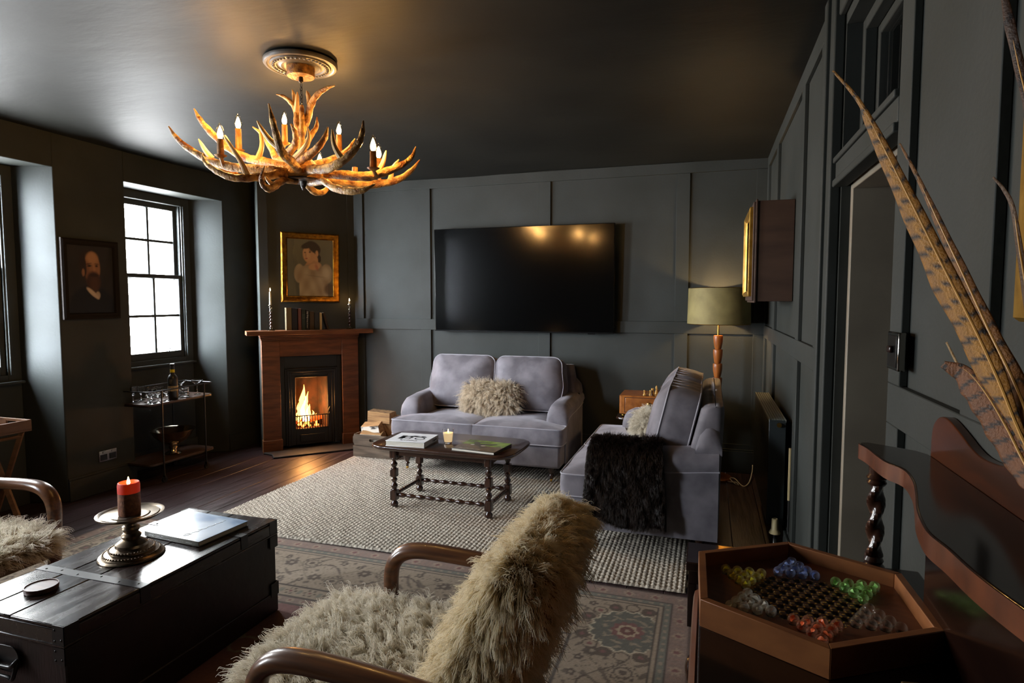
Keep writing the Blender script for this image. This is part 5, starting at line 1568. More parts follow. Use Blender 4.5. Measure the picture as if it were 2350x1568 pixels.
mb = MB(); mb.tube([(.052, -.012, .765), (.052, .0, .765)], .0125, 16); mb.tube([(.052, -.018, .765), (.052, -.010, .765)], .007, 8); mb.build('vent_plug', BRASS, t)
mb = MB(); mb.lathe([(0, .165), (.029, .166), (.03, .172), (.021, .186), (.0185, .19), (.0165, .246), (.013, .25), (.012, .244), (0, .243)], 20, M=trm(.042, -.03, 0)); mb.build('valve_head', PLASTW, t)
mb = MB(); mb.tube([(.042, -.03, .0), (.042, -.03, .165)], .0075, 10); mb.tube([(.042, -.03, .15), (.042, .01, .225)], .009, 10); mb.build('valve_pipe', IRON, t)
mb = MB(); mb.lathe([(0, .09), (.011, .09), (.011, .14), (0, .14)], 10, M=trm(.042, -.03, 0)); mb.build('valve_nut', CHROME, t)
t = thing('pipe', 'chipped cream pipe running up the wall behind the radiator end', 'pipe', (.434, 3.56, 0))
mb = MB(); mb.tube([(0, 0, .37), (.0, -.002, .5), (0, 0, .655)], .0085, 10); mb.build('pipe_upper', PLASTW, t)
mb = MB(); mb.tube([(0, 0, .002), (0, 0, .37)], .006, 8); mb.build('pipe_lower', mat('dark pipe', '#2a2826', .5), t)

t = thing('box_frame', 'deep brown wooden box frame with gilt front hanging on the door wall', 'picture', (0, 0, 0))
BXW = mat('box frame wood', '#3a2a22', .6, c2='#4a372c', sc=3, st=(1, 1, 5))
mb = MB(); mb.box(.256, .447, 3.78, 3.80, 1.442, 2.01); mb.box(.256, .447, 4.38, 4.40, 1.442, 2.01); mb.box(.256, .447, 3.80, 4.38, 1.442, 1.462); mb.box(.256, .447, 3.80, 4.38, 1.99, 2.01); mb.box(.43, .447, 3.80, 4.38, 1.46, 1.99)
mb.build('case', BXW, t, bevel=.002)
mb = MB()
for x0, x1, i in ((.244, .2555, -.008), (.232, .244, .004)):
    for a, b, c_, d in ((3.78 + i, 3.81 + i, 1.442 + i, 2.01 - i), (4.37 - i, 4.40 - i, 1.442 + i, 2.01 - i)): mb.box(x0, x1, a, b, c_, d)
    for c_, d in ((1.442 + i, 1.472 + i), (1.98 - i, 2.01 - i)): mb.box(x0, x1, 3.81 + i, 4.37 - i, c_, d)
mb.build('moulding', BXW, t, bevel=.003)
fo = frame_mesh(.56, .51, [(0, 0), (0, .016), (.012, .022), (.028, .012), (.036, .002)], GOLDP, t, 'gilt_front')
fo.location = (.233, 4.09, 1.726); fo.rotation_euler = (0, 0, -PI / 2)
mb = MB(); mb.box(.25, .254, 3.83, 4.35, 1.49, 1.962); mb.build('glass_front', mat('dark picture glass', '#1a1714', .08), t)
t = thing('light_switch', 'dark nickel rocker light switch beside the doorway', 'light switch', (XR - .018, 1.655, 1.33))
t.rotation_euler = (0, 0, -PI / 2)
mb = MB(); mb.box(-.045, .045, -.016, 0, -.045, .045); mb.build('plate', CHROME, t, bevel=.003)
mb = MB(); mb.box(-.034, .034, -.0175, -.016, -.037, .037); mb.build('inset', BLACK, t, bevel=.001)
mb = MB(); mb.box(-.014, .014, -.026, -.017, -.004, .012); mb.build('rocker', mat('rocker', '#241512', .2), t, bevel=.003)
t = thing('power_flex', 'white power flex lying on the floor behind the radiator sofa', 'cable', (0, 0, 0))
mb = MB(); mb.tube(cat([(.10, 5.20, .012), (.15, 5.13, .006), (.20, 5.09, .012), (.235, 5.06, .02), (.25, 5.04, .006), (.225, 5.08, .005), (.19, 5.12, .03), (.225, 5.11, .035), (.27, 5.05, .005), (.30, 5.03, .005), (.335, 5.12, .02), (.365, 5.30, .05), (.372, 5.37, .09)], 6), .0042, 8)
mb.build('flex', WCABLE, t)
# ------------------------------------------------------------------ trunk used as a low table
TX0, TX1, TY0, TY1, TH = -2.395, -1.885, 1.335, 2.325, .437
FZ = .0062
t = thing('trunk', 'long black wooden trunk with iron straps standing between the sheepskin armchairs', 'trunk', ((TX0 + TX1) / 2, (TY0 + TY1) / 2, FZ))
hx, hy = (TX1 - TX0) / 2, (TY1 - TY0) / 2
HT = TH - FZ
mb = MB(); mb.box(-hx + .006, hx - .006, -hy + .006, hy - .006, .0, HT - .066); mb.box(-hx + .001, hx - .001, -hy + .001, hy - .001, .0, .095)
mb.build('body', TRUNK_S, t, bevel=.004)
mb = MB(); mb.box(-hx, hx, -hy, hy, HT - .064, HT - .012)
xs = [-hx, -.118, .017, hx]
for a, b in zip(xs, xs[1:]): mb.box(a + .0012, b - .0012, -hy, hy, HT - .011, HT)
lid = mb.build('lid', TRUNK, t, bevel=.004)
mb = MB(); mb.box(-hx - .003, hx + .003, -hy - .003, hy + .003, HT - .068, HT - .060); mb.build('lid_bead', TRUNK, lid, bevel=.002)
for y in (-.205, .285):
    mb = MB(); mb.box(-hx - .002, hx + .002, y - .02, y + .02, HT, HT + .0018); mb.box(hx - .0, hx + .003, y - .02, y + .02, HT - .055, HT + .0018); mb.box(-hx - .003, -hx, y - .02, y + .02, HT - .055, HT + .0018)
    st_ = mb.build('iron_strap', IRON, lid, bevel=.0008, seg=1)
    mb = MB()
    for x in (-.22, -.15, -.06, .04, .14, .22): mb.sphere((x, y + .008 * math.sin(40 * x), HT + .002), .0045, 8, 6, sq=(1, 1, .5))
    mb.build('stud', IRON, st_)
for sx in (-1, 1):
    for sy in (-1, 1):
        for z0, z1, nm in ((HT - .064, HT + .001, 'corner_plate'), (HT - .125, HT - .07, 'corner_plate'), (.08, .14, 'corner_plate')):
            mb = MB(); x0, y0 = sx * (hx + .0015), sy * (hy + .0015)
            for a, b, c_, d in ((min(x0, x0 - sx * .05), max(x0, x0 - sx * .05), min(y0, y0 - sy * .002), max(y0, y0 - sy * .002)), (min(x0, x0 - sx * .002), max(x0, x0 - sx * .002), min(y0, y0 - sy * .05), max(y0, y0 - sy * .05))): mb.box(a, b, c_, d, z0, z1)
            for k, (dx, dz) in enumerate(((.012, .3), (.04, .2), (.04, .75))): mb.sphere((x0 - sx * dx, y0 - 0 * sy, z0 + dz * (z1 - z0)), .0042, 8, 6, sq=(1, .6, 1))
            mb.build(nm, IRON, t)
for sy in (-1, 1):
    M = trm(.0, sy * (hy + .001), HT - .14)
    mb = MB(); mb.prism(rrect(-.055, .055, -.048, .04, .035, 6), 0, .004, M=M @ Matrix.Rotation(sy * PI / 2 if sy < 0 else -PI / 2, 4, 'X') if False else M @ Matrix.Rotation(PI / 2, 4, 'X') @ trm(0, 0, 0 if sy < 0 else -.004))
    hp = mb.build('handle_plate', IRON, t, bevel=.001)
    yy = sy * (hy + .018)
    mb = MB(); mb.tube(cat([(-.05, sy * (hy + .004), HT - .142), (-.05, yy - sy * .004, HT - .146), (-.046, yy, HT - .152), (-.03, yy, HT - .16), (.03, yy, HT - .16), (.046, yy, HT - .152), (.05, yy - sy * .004, HT - .146), (.05, sy * (hy + .004), HT - .142)], 4), .0065, 10)
    mb.tube(cat([(-.05, sy * (hy + .006), HT - .15), (-.05, yy, HT - .185), (-.04, yy, HT - .20), (-.025, yy, HT - .195), (.025, yy, HT - .195), (.04, yy, HT - .20), (.05, yy, HT - .185), (.05, sy * (hy + .006), HT - .15)], 4), .0065, 10)
    mb.build('bail_handle', IRON, hp)

t = thing('candle_stand', 'broad bronze candle stand with beaded foot standing on the trunk', 'candlestick', (-2.165, 1.815, TH))
mb = MB()
mb.lathe([(0, 0), (.114, 0), (.117, .004), (.114, .009), (.104, .012), (.098, .02), (.086, .023), (.080, .026), (.077, .034), (.066, .038), (.058, .042), (.056, .052), (.046, .06), (.036, .066), (.030, .07), (.034, .076), (.036, .084), (.030, .091), (.024, .095), (.030, .104), (.033, .112), (.030, .12), (.022, .124), (.021, .130), (.034, .138), (.037, .141), (.03, .147), (.024, .153), (.027, .157), (.075, .160), (.112, .163), (.118, .168), (.119, .174), (.112, .172), (.104, .168), (.100, .171), (.09, .168), (.07, .165), (.066, .168), (.056, .166), (0, .166)], 48)
mb.build('stand', PEWTER, t)
mb = MB()
for r, z, n in ((.0785, .0335, 44), (.098, .019, 54)):
    for k in range(n): mb.sphere((r * math.cos(2 * PI * k / n), r * math.sin(2 * PI * k / n), z), .0042, 6, 5)
mb.build('beading', PEWTER, t)
t = thing('pillar_candle', 'thick red pillar candle, lit, with brown textured sides on the bronze stand', 'candle', (-2.168, 1.815, TH + .167))
mb = MB(); mb.lathe([(0, 0), (.0385, 0), (.039, .004), (.0388, .088), (0, .088)], 36); mb.build('side', TANWAX, t)
mb = MB(); mb.lathe([(0, .0885), (.0390, .0885), (.0392, .118), (.037, .128), (.034, .129), (.030, .122), (.02, .115), (0, .113)], 36); mb.build('glowing_top', REDWAX, t)
mb = MB(); mb.tube([(0, 0, .112), (.001, 0, .122)], .0012, 6); mb.build('wick', BLACK, t)
flame_obj(t, .117, .034, .0062)
t = thing('picture_book', 'pale blue picture book with grey spine lying on the far end of the trunk', 'book', (-2.118, 2.098, TH + .0022), math.radians(-4.5))
def cloudy(u, v):
    c = mixc(L_('#7e93ad'), L_('#a9bacd'), .5 + .35 * nz(u, v, 1.6) + .2 * nz(v, u, 3, 2))
    c = mixc(c, L_('#c3cedb'), .8 * ell(u, v, .72, .45, .3, .42, .5, .5)); c = mixc(c, L_('#6f86a5'), .7 * ell(u, v, .3, .82, .28, .13, -.3, .6)); c = mixc(c, L_('#8a9fb8'), .6 * ell(u, v, .25, .45, .2, .3, .2, .7))
    c = mixc(c, L_('#66788f'), .5 * ell(u, v, .95, .9, .18, .05, -.3, .6))
    if v < .05: c = mixc(c, L_('#55657c'), .8 if u < .45 else .3)
    return c
SPN = mat('grey spine', '#6d6a62', .45)
flat_book('blue', .318, .262, .021, mat('blue cover', '#ffffff', .22, attr=True), SPN, t, spine='-y', topcol=cloudy)
LET = mat('white letters', '#e6e6e2', .5)
text('spine_title', 'NINO CERRUTI', .0125, (-.132, -.1314, .006), (math.radians(90), 0, 0), LET, t)
mb = MB()
mb.tube([(-.02 + .062 * u, -.1315, .0095 + .003 * math.sin(46 * u) * (1 - .4 * u)) for u in np.linspace(0, 1, 60)], .0005, 5)
mb.tube([(.05 + .022 * u, -.1315, .0095 + .0012 * math.sin(40 * u)) for u in np.linspace(0, 1, 30)], .0004, 5); mb.tube([(.085 + .035 * u, -.1315, .0095 + .0012 * math.sin(50 * u)) for u in np.linspace(0, 1, 40)], .0004, 5)
mb.build('spine_script', LET, t)
mb = MB()
mb.tube([(.048 + .012 * u + .006 * math.cos(70 * u) + .004 * math.sin(31 * u), -.095 + .19 * u + .003 * math.sin(70 * u), .0218) for u in np.linspace(0, 1, 160)], .0008, 5)
mb.tube(cat([(.058, -.09, .0218), (.04, -.105, .0218), (.035, -.09, .0218), (.05, -.078, .0218)], 5), .0011, 5)
mb.build('cover_script', LET, t)
t = thing('coaster_stack', 'small round wooden coaster dish near the front end of the trunk', 'coaster', (-2.203, 1.492, TH))
CO = mat('brown coaster wood', '#4a3028', .4, c2='#63433a', sc=6, st=(1, 8, 1))
mb = MB(); mb.lathe([(0, 0), (.047, 0), (.050, .003), (.0505, .008), (.049, .009), (.0505, .0105), (.051, .017), (.0505, .0195), (.0475, .0195), (.0465, .016), (0, .0155)], 40); mb.build('dish', CO, t)

# ------------------------------------------------------------------ sheepskin armchairs
WOOL = hair_mat('sheepskin wool', '#dccba0', '#fbf3dc', .55, '#d2bd92')
WOOLW = hair_mat('pale sheepskin wool', '#c8bca2', '#f8f3e6', .55, '#bcab8a')
def armchair(label, loc, rz, ns, nb, seed):
    t = thing('armchair', label, 'armchair', loc, rz, 'sheepskin armchairs')
    for s_ in (-1, 1):
        y = s_ * .352
        p = cat([(-.16, y, .003), (-.17, y, .16), (-.20, y, .32), (-.245, y, .49)], 5)
        mb = MB(); mb.tube(p, .03, 12, flat=(1, .75), up=(1, 0, 0)); mb.build('leg', ARMWOOD, t)
        p = cat([(-.27, y, .522), (-.22, y, .528), (-.12, y, .54), (.06, y, .553), (.20, y, .556), (.275, y, .54), (.318, y, .50), (.332, y, .445), (.330, y, .36), (.318, y, .2), (.305, y, .003)], 6)
        mb = MB(); mb.tube(p, list(np.interp(np.linspace(0, 1, len(p)), [0, .3, .5, .62, 1], [.030, .034, .034, .031, .026])), 14, flat=(.78, 1.06), up=(0, 0, 1)) if False else mb.tube(p, list(np.interp(np.linspace(0, 1, len(p)), [0, .3, .5, .62, 1], [.028, .032, .033, .031, .026])), 14, flat=(1.1, .85), up=(0, 1, 0))
        mb.build('arm', ARMWOOD, t)
        mb = MB(); mb.box(-.22, .31, s_ * .318 - .012, s_ * .318 + .012, .235, .295); mb.build('side_rail', ARMWOOD, t, bevel=.004)
    for a, b in ((.285, .309), (-.22, -.196)):
        mb = MB(); mb.box(a, b, -.306, .306, .235, .29); mb.build('seat_rail', ARMWOOD, t, bevel=.004)
    vf = cushion(rrect(-.26, .50, -.285, .285, .11, 6), .085, .03, n=88, nring=9, seed=seed)
    mb = MB(); mb.add(vf[0], vf[1]); se = mb.build('seat', BEIGE, t, loc=(0, 0, .338), ang=70)
    fur('seat_fleece', se, se, ns, .042, .0009, WOOLW, grav=(.42, 0, -.55), gw=.7, clumps=ns // 20, clump=.62, curl=.07, seed=seed + 1, steps=7, keep=lambda c, n: (n[:, 2] > -.25).astype(float), turns=1.6)
    vf = cushion(rrect(-.28, .28, -.40, .26, .095, 6), .125, .045, n=88, nring=9, seed=seed)
    mb = MB(); mb.add(vf[0], vf[1]); bk = mb.build('backrest', BEIGE, t, ang=70)
    M = Matrix(((0, -.46, .888, -.245), (1, 0, 0, 0), (0, .888, .46, .585), (0, 0, 0, 1)))
    bk.matrix_local = M
    gi = np.array(M.to_3x3().inverted() @ Vector((-.05, 0, -1)))
    fur('back_fleece', bk, bk, nb, .038, .0009, WOOL, grav=tuple(gi), gw=.80, lvar=.22, clumps=nb // 14, clump=.5, curl=.065, seed=seed + 2, steps=7, turns=1.5, lay=.1, keep=lambda c, n: np.where(n[:, 2] > -.6, 1., .12))
    return t
armchair('bentwood armchair in cream sheepskin nearest the camera, facing the trunk', (-.745, 1.585, .0052), PI, 50000, 64000, 21)
armchair('bentwood armchair in cream sheepskin by the windows, beyond the trunk', (-3.27, 1.715, .0052), 0, 16000, 8000, 31)

t = thing('low_stool', 'low dark wooden stool between the dresser and the radiator', 'stool', (.10, 2.86, 0))
mb = MB(); mb.box(-.172, .172, -.12, .12, .262, .302); mb.build('top', MAHOGD, t, bevel=.004)
mb = MB(); mb.box(-.16, .16, -.105, .105, .20, .262); mb.build('apron', MAHOGD, t, bevel=.002)
for sx in (-1, 1):
    for sy in (-1, 1):
        mb = MB(); mb.box(sx * .145 - .018, sx * .145 + .018, sy * .09 - .018, sy * .09 + .018, .004, .20); mb.build('leg', MAHOGD, t, bevel=.002)
# ------------------------------------------------------------------ dresser along the door wall
DZ = .905
t = thing('dresser', 'dark mahogany dresser with scalloped raised shelf and twisted column beside the doorway', 'dresser', (0, 0, 0))
mb = MB(); mb.box(.012, .415, .22, 1.365, .085, DZ - .042); mb.build('carcass', MAHOGD, t, bevel=.003)
mb = MB(); mb.box(.02, .41, .23, 1.355, .004, .085); mb.build('plinth', MAHOGD, t, bevel=.003)
poly = [(-.006, .20), (-.006, 1.13), (.004, 1.175), (.04, 1.28), (.09, 1.36), (.15, 1.395), (.20, 1.402), (.414, 1.398), (.414, .20)]
mb = MB(); mb.prism(poly, DZ - .036, DZ); mb.build('top', MAHOGD, t, bevel=.004)
mb = MB()
e = [(-.008, .20), (-.008, 1.13), (.002, 1.176), (.038, 1.283), (.088, 1.364), (.149, 1.400), (.20, 1.406), (.412, 1.402)]
mb.tube([(x, y, DZ - .020) for x, y in resample(cat(e, 4), 60, False)], .0125, 8, flat=(.75, 1.35), up=(1, .3, 0)); mb.build('edge_moulding', MAHOG, t)
for z0, z1 in ((.66, .845), (.43, .64), (.12, .41)):
    for y0, y1 in ((.26, .78), (.80, 1.33)):
        mb = MB(); mb.box(.002, .0125, y0, y1, z0, z1); d_ = mb.build('drawer', MAHOG, t, bevel=.003)
        for y in (y0 + .11, y1 - .19 if y1 > 1 else y1 - .11):
            mb = MB(); M = trm(.002, y, (z0 + z1) / 2 + .02) @ Matrix.Rotation(-PI / 2, 4, 'Y')
            mb.lathe([(0, 0), (.012, 0), (.010, .004), (.010, .008), (.022, .014), (.025, .019), (.021, .026), (.01, .030), (0, .031)], 20, M); mb.build('knob', OAKV, d_)
# raised serpentine shelf
front = [(.313, 1.449), (.316, 1.395), (.322, 1.292), (.339, 1.239), (.334, 1.17), (.319, 1.099), (.295, 1.006), (.283, .939), (.280, .899), (.285, .854), (.288, .794), (.295, .74), (.31, .66), (.32, .60), (.318, .54), (.295, .47), (.285, .38)]
fc = cat([(.326, 1.452), (.308, 1.44)] + [(x - .002, min(y, 1.42)) for x, y in front[1:]], 4)
mb = MB(); mb.prism([tuple(p) for p in fc] + [(.414, .38), (.414, 1.372), (.40, 1.40)], 1.118, 1.150); mb.build('raised_shelf', MAHOGD, t, bevel=.002)
mb = MB()
n_ = len(fc); v = []; f = []
for k, p in enumerate(fc):
    d = fc[min(k + 1, n_ - 1)] - fc[max(k - 1, 0)]; d /= np.linalg.norm(d) + 1e-9; nn = np.array([d[1], -d[0]])
    q = p + nn * .0016
    v += [(q[0], q[1], 1.118), (q[0], q[1], 1.1485), (p[0] - nn[0] * .002, p[1] - nn[1] * .002, 1.1485), (p[0] - nn[0] * .002, p[1] - nn[1] * .002, 1.118)]
for k in range(n_ - 1):
    a, b = 4 * k, 4 * k + 4
    f += [(a + i, b + i, b + (i + 1) % 4, a + (i + 1) % 4) for i in range(4)]
f += [(0, 1, 2, 3), tuple(4 * (n_ - 1) + i for i in (3, 2, 1, 0))]
mb.add(v, f); mb.build('shelf_edge', mat('shelf edge', '#4a2511', .35, c2='#613218', sc=4, st=(1, 7, 4), coat=.3), t)
cx_, cy_ = .326, 1.368
cl = twist(.938, 1.085, .0128, .0042, 2.6, n=16, steps=70); cl.lathe([(0, 1.083), (.015, 1.083), (.018, 1.088), (.015, 1.093), (.019, 1.098), (.014, 1.105), (.015, 1.118), (0, 1.118)], 16); cl.lathe([(0, DZ), (.02, DZ), (.02, .918), (.015, .924), (.018, .93), (.014, .938), (0, .938)], 16)
cl.build('twisted_column', OAKV, t, loc=(cx_, cy_, 0))
mb = MB(); mb.box(.348, .414, .40, 1.15, DZ, 1.118); mb.build('rear_cupboard', MAHOGD, t, bevel=.004)
sp = [(1.365, 1.125), (1.362, 1.196), (1.345, 1.221), (1.318, 1.234), (1.283, 1.235), (1.228, 1.222), (1.179, 1.208), (1.139, 1.202), (1.092, 1.204), (1.052, 1.211), (.98, 1.24), (.90, 1.27), (.80, 1.285), (.70, 1.27), (.60, 1.22), (.52, 1.203), (.43, 1.23), (.40, 1.20), (.395, 1.125)]
mb = MB(); spc = cat(sp, 4)
mb.add([(.4145, p[0], p[1]) for p in spc] + [(.431, p[0], p[1]) for p in spc], [tuple(range(len(spc))), tuple(range(2 * len(spc) - 1, len(spc) - 1, -1))] + [(k, len(spc) + k, len(spc) + (k + 1) % len(spc), (k + 1) % len(spc)) for k in range(len(spc))])
mb.build('splashback', mat('splashback mahogany', '#2e1509', .28, c2='#4c240e', sc=4, st=(7, 1.2, 5), coat=.4), t, bevel=.002)

# ------------------------------------------------------------------ marble game board
BX, BY, BA, R_ = .171, 1.152, math.radians(1.5), .205
t = thing('game_board', 'hexagonal wooden star-shaped marble game board on the dresser', 'game board', (BX, BY, DZ), BA)
TR = mat('tray mahogany', '#7a4a2a', .4, c2='#8f5a33', sc=4, st=(1, 6, 6), coat=.2)
def hexa(r): return [(r * math.cos(math.radians(30 + 60 * k)), r * math.sin(math.radians(30 + 60 * k))) for k in range(6)]
for k in range(6):
    o, i = hexa(R_), hexa(R_ - .0155)
    mb = MB(); mb.prism([o[k], o[(k + 1) % 6], i[(k + 1) % 6], i[k]], 0, .047); mb.build('rim', TR, t, bevel=.0012, seg=2)
SP = .0212
holes = []
def ax(q, r): return (SP * (q + r / 2), SP * r * math.sqrt(3) / 2)
for q in range(-4, 5):
    for r in range(-4, 5):
        if abs(q + r) <= 4: holes.append(ax(q, r))
H0 = np.array(holes)
# star points: tip direction of point k at 30+60k degrees
POINTS = []
for k in range(6):
    a = math.radians(30 + 60 * k); e = np.array([math.cos(a), math.sin(a)]); s_ = np.array([-e[1], e[0]])
    row = []
    for j in range(4):                       # row 1 = tip, 4 = base
        for i in range(j + 1):
            row.append((j + 1, i, j + 1, tuple(e * SP * math.sqrt(3) / 2 * (8 - j) + s_ * SP * (i - j / 2))))
    POINTS.append(row)
allh = np.vstack([H0] + [np.array([p[3] for p in r]) for r in POINTS])
zf = .021
g = np.linspace(-R_, R_, 300)
GX, GY = np.meshgrid(g, g)
d = np.full(GX.shape, 9.); ins = np.full(GX.shape, 9.)
for hx_, hy_ in allh: d = np.minimum(d, np.hypot(GX - hx_, GY - hy_))
for k in range(6):
    a = math.radians(60 * k); ins = np.minimum(ins, (R_ - .0155) * math.cos(PI / 6) - (GX * math.cos(a) + GY * math.sin(a)))
rh = .0072
Z = zf - np.where(d < rh, np.sqrt(np.maximum(0, 1 - (d / rh) ** 2)) * .0048, 0)
cen = np.abs(np.stack([GX * math.cos(math.radians(60 * k)) + GY * math.sin(math.radians(60 * k)) for k in range(3)])).max(0)
inh = np.abs(np.stack([GX * math.cos(math.radians(30 + 60 * k)) + GY * math.sin(math.radians(30 + 60 * k)) for k in range(3)])).max(0) < SP * 3.9
base = np.array(lin('#6e432a')); dark = np.array(lin('#412819')); hol = np.array(lin('#120b08')); gold = np.array(lin('#c79f42'))
col = np.where(inh[..., None], dark, base) * (.92 + .12 * np.sin(GX * 160 + 9 * np.sin(GY * 40)) * .6)[..., None]
ln = np.full(GX.shape, 9.)
for k in range(3):
    a = math.radians(60 * k); cc_ = -GX * math.sin(a) + GY * math.cos(a); pr_ = SP * math.sqrt(3) / 2
    ln = np.minimum(ln, np.abs(((cc_ / pr_ + .5) % 1 - .5) * pr_))
col = np.where((inh & (ln < .0011) & (d > rh * 1.12))[..., None], gold, col)
col = np.where((d < rh)[..., None], hol, col)
mb = MB(); ok = ins > -.003
idm = -np.ones(GX.shape, int); idm[ok] = np.arange(ok.sum())
mb.v = np.stack([GX[ok], GY[ok], Z[ok]], 1).tolist(); mb.col = col[ok].tolist()
q4 = np.stack([idm[:-1, :-1], idm[:-1, 1:], idm[1:, 1:], idm[1:, :-1]], -1).reshape(-1, 4); mb.f = q4[(q4 >= 0).all(1)].tolist(); mb.mi = [0] * len(mb.f)
mb.build('playing_surface', BOARDM, t, fix=False, ang=60)
mb = MB(); mb.prism(hexa(R_ - .016), .002, .013); mb.build('base', TR, t)
CL = mat('clear marble', (.96, .98, .96), 0., trans=1., ior=1.5)
# star point k -> colour; k = 0 is the point towards the doorway side
COLS = {2: ('yellow', 'yellow swirled', '#f4f040', .9), 1: ('blue', 'blue swirled', '#a9c0f6', .9), 0: ('green', 'pale green', '#b8e89a', .8), 5: ('clear', 'smoky clear', '#3a2a20', .0), 4: ('red', 'orange red', '#f48050', .9), 3: ('white', 'white swirled', '#f4f6ee', .9)}
NEXT = {2: ('blue', 'white'), 1: ('green', 'yellow'), 0: ('smoky', 'blue'), 5: ('red', 'green'), 4: ('white', 'smoky'), 3: ('yellow', 'red')}
ORD = ['first', 'second', 'third', 'fourth']
mr_ = .0092
sphere_me = None
swm = {k: mat(COLS[k][0] + ' swirl', COLS[k][2], .3) for k in COLS}
tint = {0: pane_mat('green marble', (.93, .98, .90), '#b8e89a', .22, 1.3), 5: pane_mat('smoky marble', (.96, .95, .94), '#c0b0a0', .10, 1.3), 1: pane_mat('blue marble', (.94, .96, 1.), '#b8ccf8', .2, 1.3), 2: pane_mat('yellow marble', (1, 1, .95), '#f4eea0', .18, 1.3), 3: pane_mat('white marble', (.98, .98, .97), '#f4f4ee', .22, 1.3), 4: pane_mat('red marble', (1., .96, .93), '#f4b090', .15, 1.3)}
cb_, sb_ = math.cos(BA), math.sin(BA)
mproto = {}
for k in range(6):
    # side order: increasing i runs counter-clockwise, i.e. towards the next point
    ccw = COLS[(k + 1) % 6][1].split()[0] if False else {2: 'yellow', 1: 'blue', 0: 'green', 5: 'smoky', 4: 'orange red', 3: 'white'}[(k + 1) % 6]
    cw = {2: 'yellow', 1: 'blue', 0: 'green', 5: 'smoky', 4: 'orange red', 3: 'white'}[(k - 1) % 6]
    for row, i, n, (x, y) in POINTS[k]:
        if n == 1: where = 'at the outer tip of its triangle'
        elif i == 0: where = 'in row %s from the tip, end nearest the %s ones' % (['one', 'two', 'three', 'four'][row - 1], cw)
        elif i == n - 1: where = 'in row %s from the tip, end nearest the %s ones' % (['one', 'two', 'three', 'four'][row - 1], ccw)
        elif n == 3: where = 'in the middle of row three from the tip of its triangle'
        else: where = 'in row four from the tip, second from the %s ones' % (cw if i == 1 else ccw)
        lab = '%s glass marble %s' % (COLS[k][1].replace(' swirled', ''), where)
        wx, wy = BX + cb_ * x - sb_ * y, BY + sb_ * x + cb_ * y
        loc = (wx, wy, DZ + zf + .0072)
        if k in mproto:
            o = dup(mproto[k], loc, label=lab)
        else:
            o = thing('marble', lab, 'marble', loc, 0, COLS[k][1] + ' marbles on the game board')
            mb = MB(); mb.sphere((0, 0, 0), mr_, 24, 14); mb.build('glass', tint.get(k, CL), o, ang=180)
            if k != 5:
                mb = MB()
                for s0 in (0, 2.1):
                    secs = []
                    for j in range(9):
                        f_ = j / 8; zz = mr_ * .72 * (2 * f_ - 1); w_ = mr_ * .62 * math.sqrt(max(.02, 1 - (zz / mr_ / .8) ** 2)); a = s0 + 2.2 * f_
                        secs.append([(.0004 * math.cos(a + 1.57), .0004 * math.sin(a + 1.57), zz), (w_ * math.cos(a), w_ * math.sin(a), zz), (-.0004 * math.cos(a + 1.57), -.0004 * math.sin(a + 1.57), zz)])
                    mb.loft(secs)
                mb.build('swirl', swm[k], o, ang=60)
            mproto[k] = o
        o.rotation_euler = (rnd.uniform(0, 3), rnd.uniform(0, 3), rnd.uniform(0, 3))
t = thing('card_box', 'corner of a small dark tan box on the dresser before the game board', 'box', (.335, .80, DZ), math.radians(8))
mb = MB(); mb.box(-.06, .05, -.06, .125, 0, .026); mb.build('box_body', mat('dark tan box', '#3a2a1a', .5, c2='#5a4226', sc=10), t, bevel=.003)
mb = MB(); mb.box(-.062, .052, -.062, .127, .0262, .034); mb.build('lid', mat('tan lid', '#4d3a22', .45), t, bevel=.002)

# ------------------------------------------------------------------ feathers in a vase on the raised shelf
FEATHERS= [[[0.182,1.12,1.816],[0.217,1.1,1.759],[0.247,1.07,1.678],[0.277,1.02,1.579],[0.302,0.97,1.49],[0.323,0.92,1.411],[0.334,0.88,1.355],[0.34,0.84,1.305],[0.352,0.8,1.247]],[[0.275,1.1,1.69],[0.296,1.08,1.632],[0.319,1.05,1.556],[0.339,1.01,1.479],[0.352,0.96,1.409],[0.363,0.91,1.347],[0.36,0.82,1.271]],[[0.3,0.95,1.366],[0.317,0.93,1.36],[0.329,0.9,1.336],[0.341,0.87,1.299],[0.348,0.84,1.265],[0.353,0.8,1.232]],[[0.344,0.95,1.837],[0.346,0.93,1.786],[0.353,0.92,1.735],[0.358,0.9,1.672],[0.362,0.87,1.545],[0.36,0.82,1.349]],[[0.351,0.97,1.61],[0.36,0.96,1.592],[0.367,0.95,1.566],[0.371,0.93,1.498],[0.367,0.85,1.345],[0.354,0.8,1.257]],[[0.317,1.0,1.391],[0.326,0.98,1.36],[0.338,0.95,1.318],[0.347,0.92,1.284],[0.361,0.82,1.232]]]
vz = thing('vase', 'dark glazed vase holding the pheasant feathers on the raised shelf', 'vase', (.372, .765, 1.151))
mb = MB(); mb.lathe([(0, 0), (.026, 0), (.030, .004), (.036, .04), (.034, .07), (.020, .10), (.015, .12), (.018, .132), (.0155, .132), (.0125, .12), (.016, .10), (.028, .07), (.03, .04), (.024, .008), (0, .008)], 28); mb.build('vase_body', mat('dark glaze', '#1a1512', .2), vz)
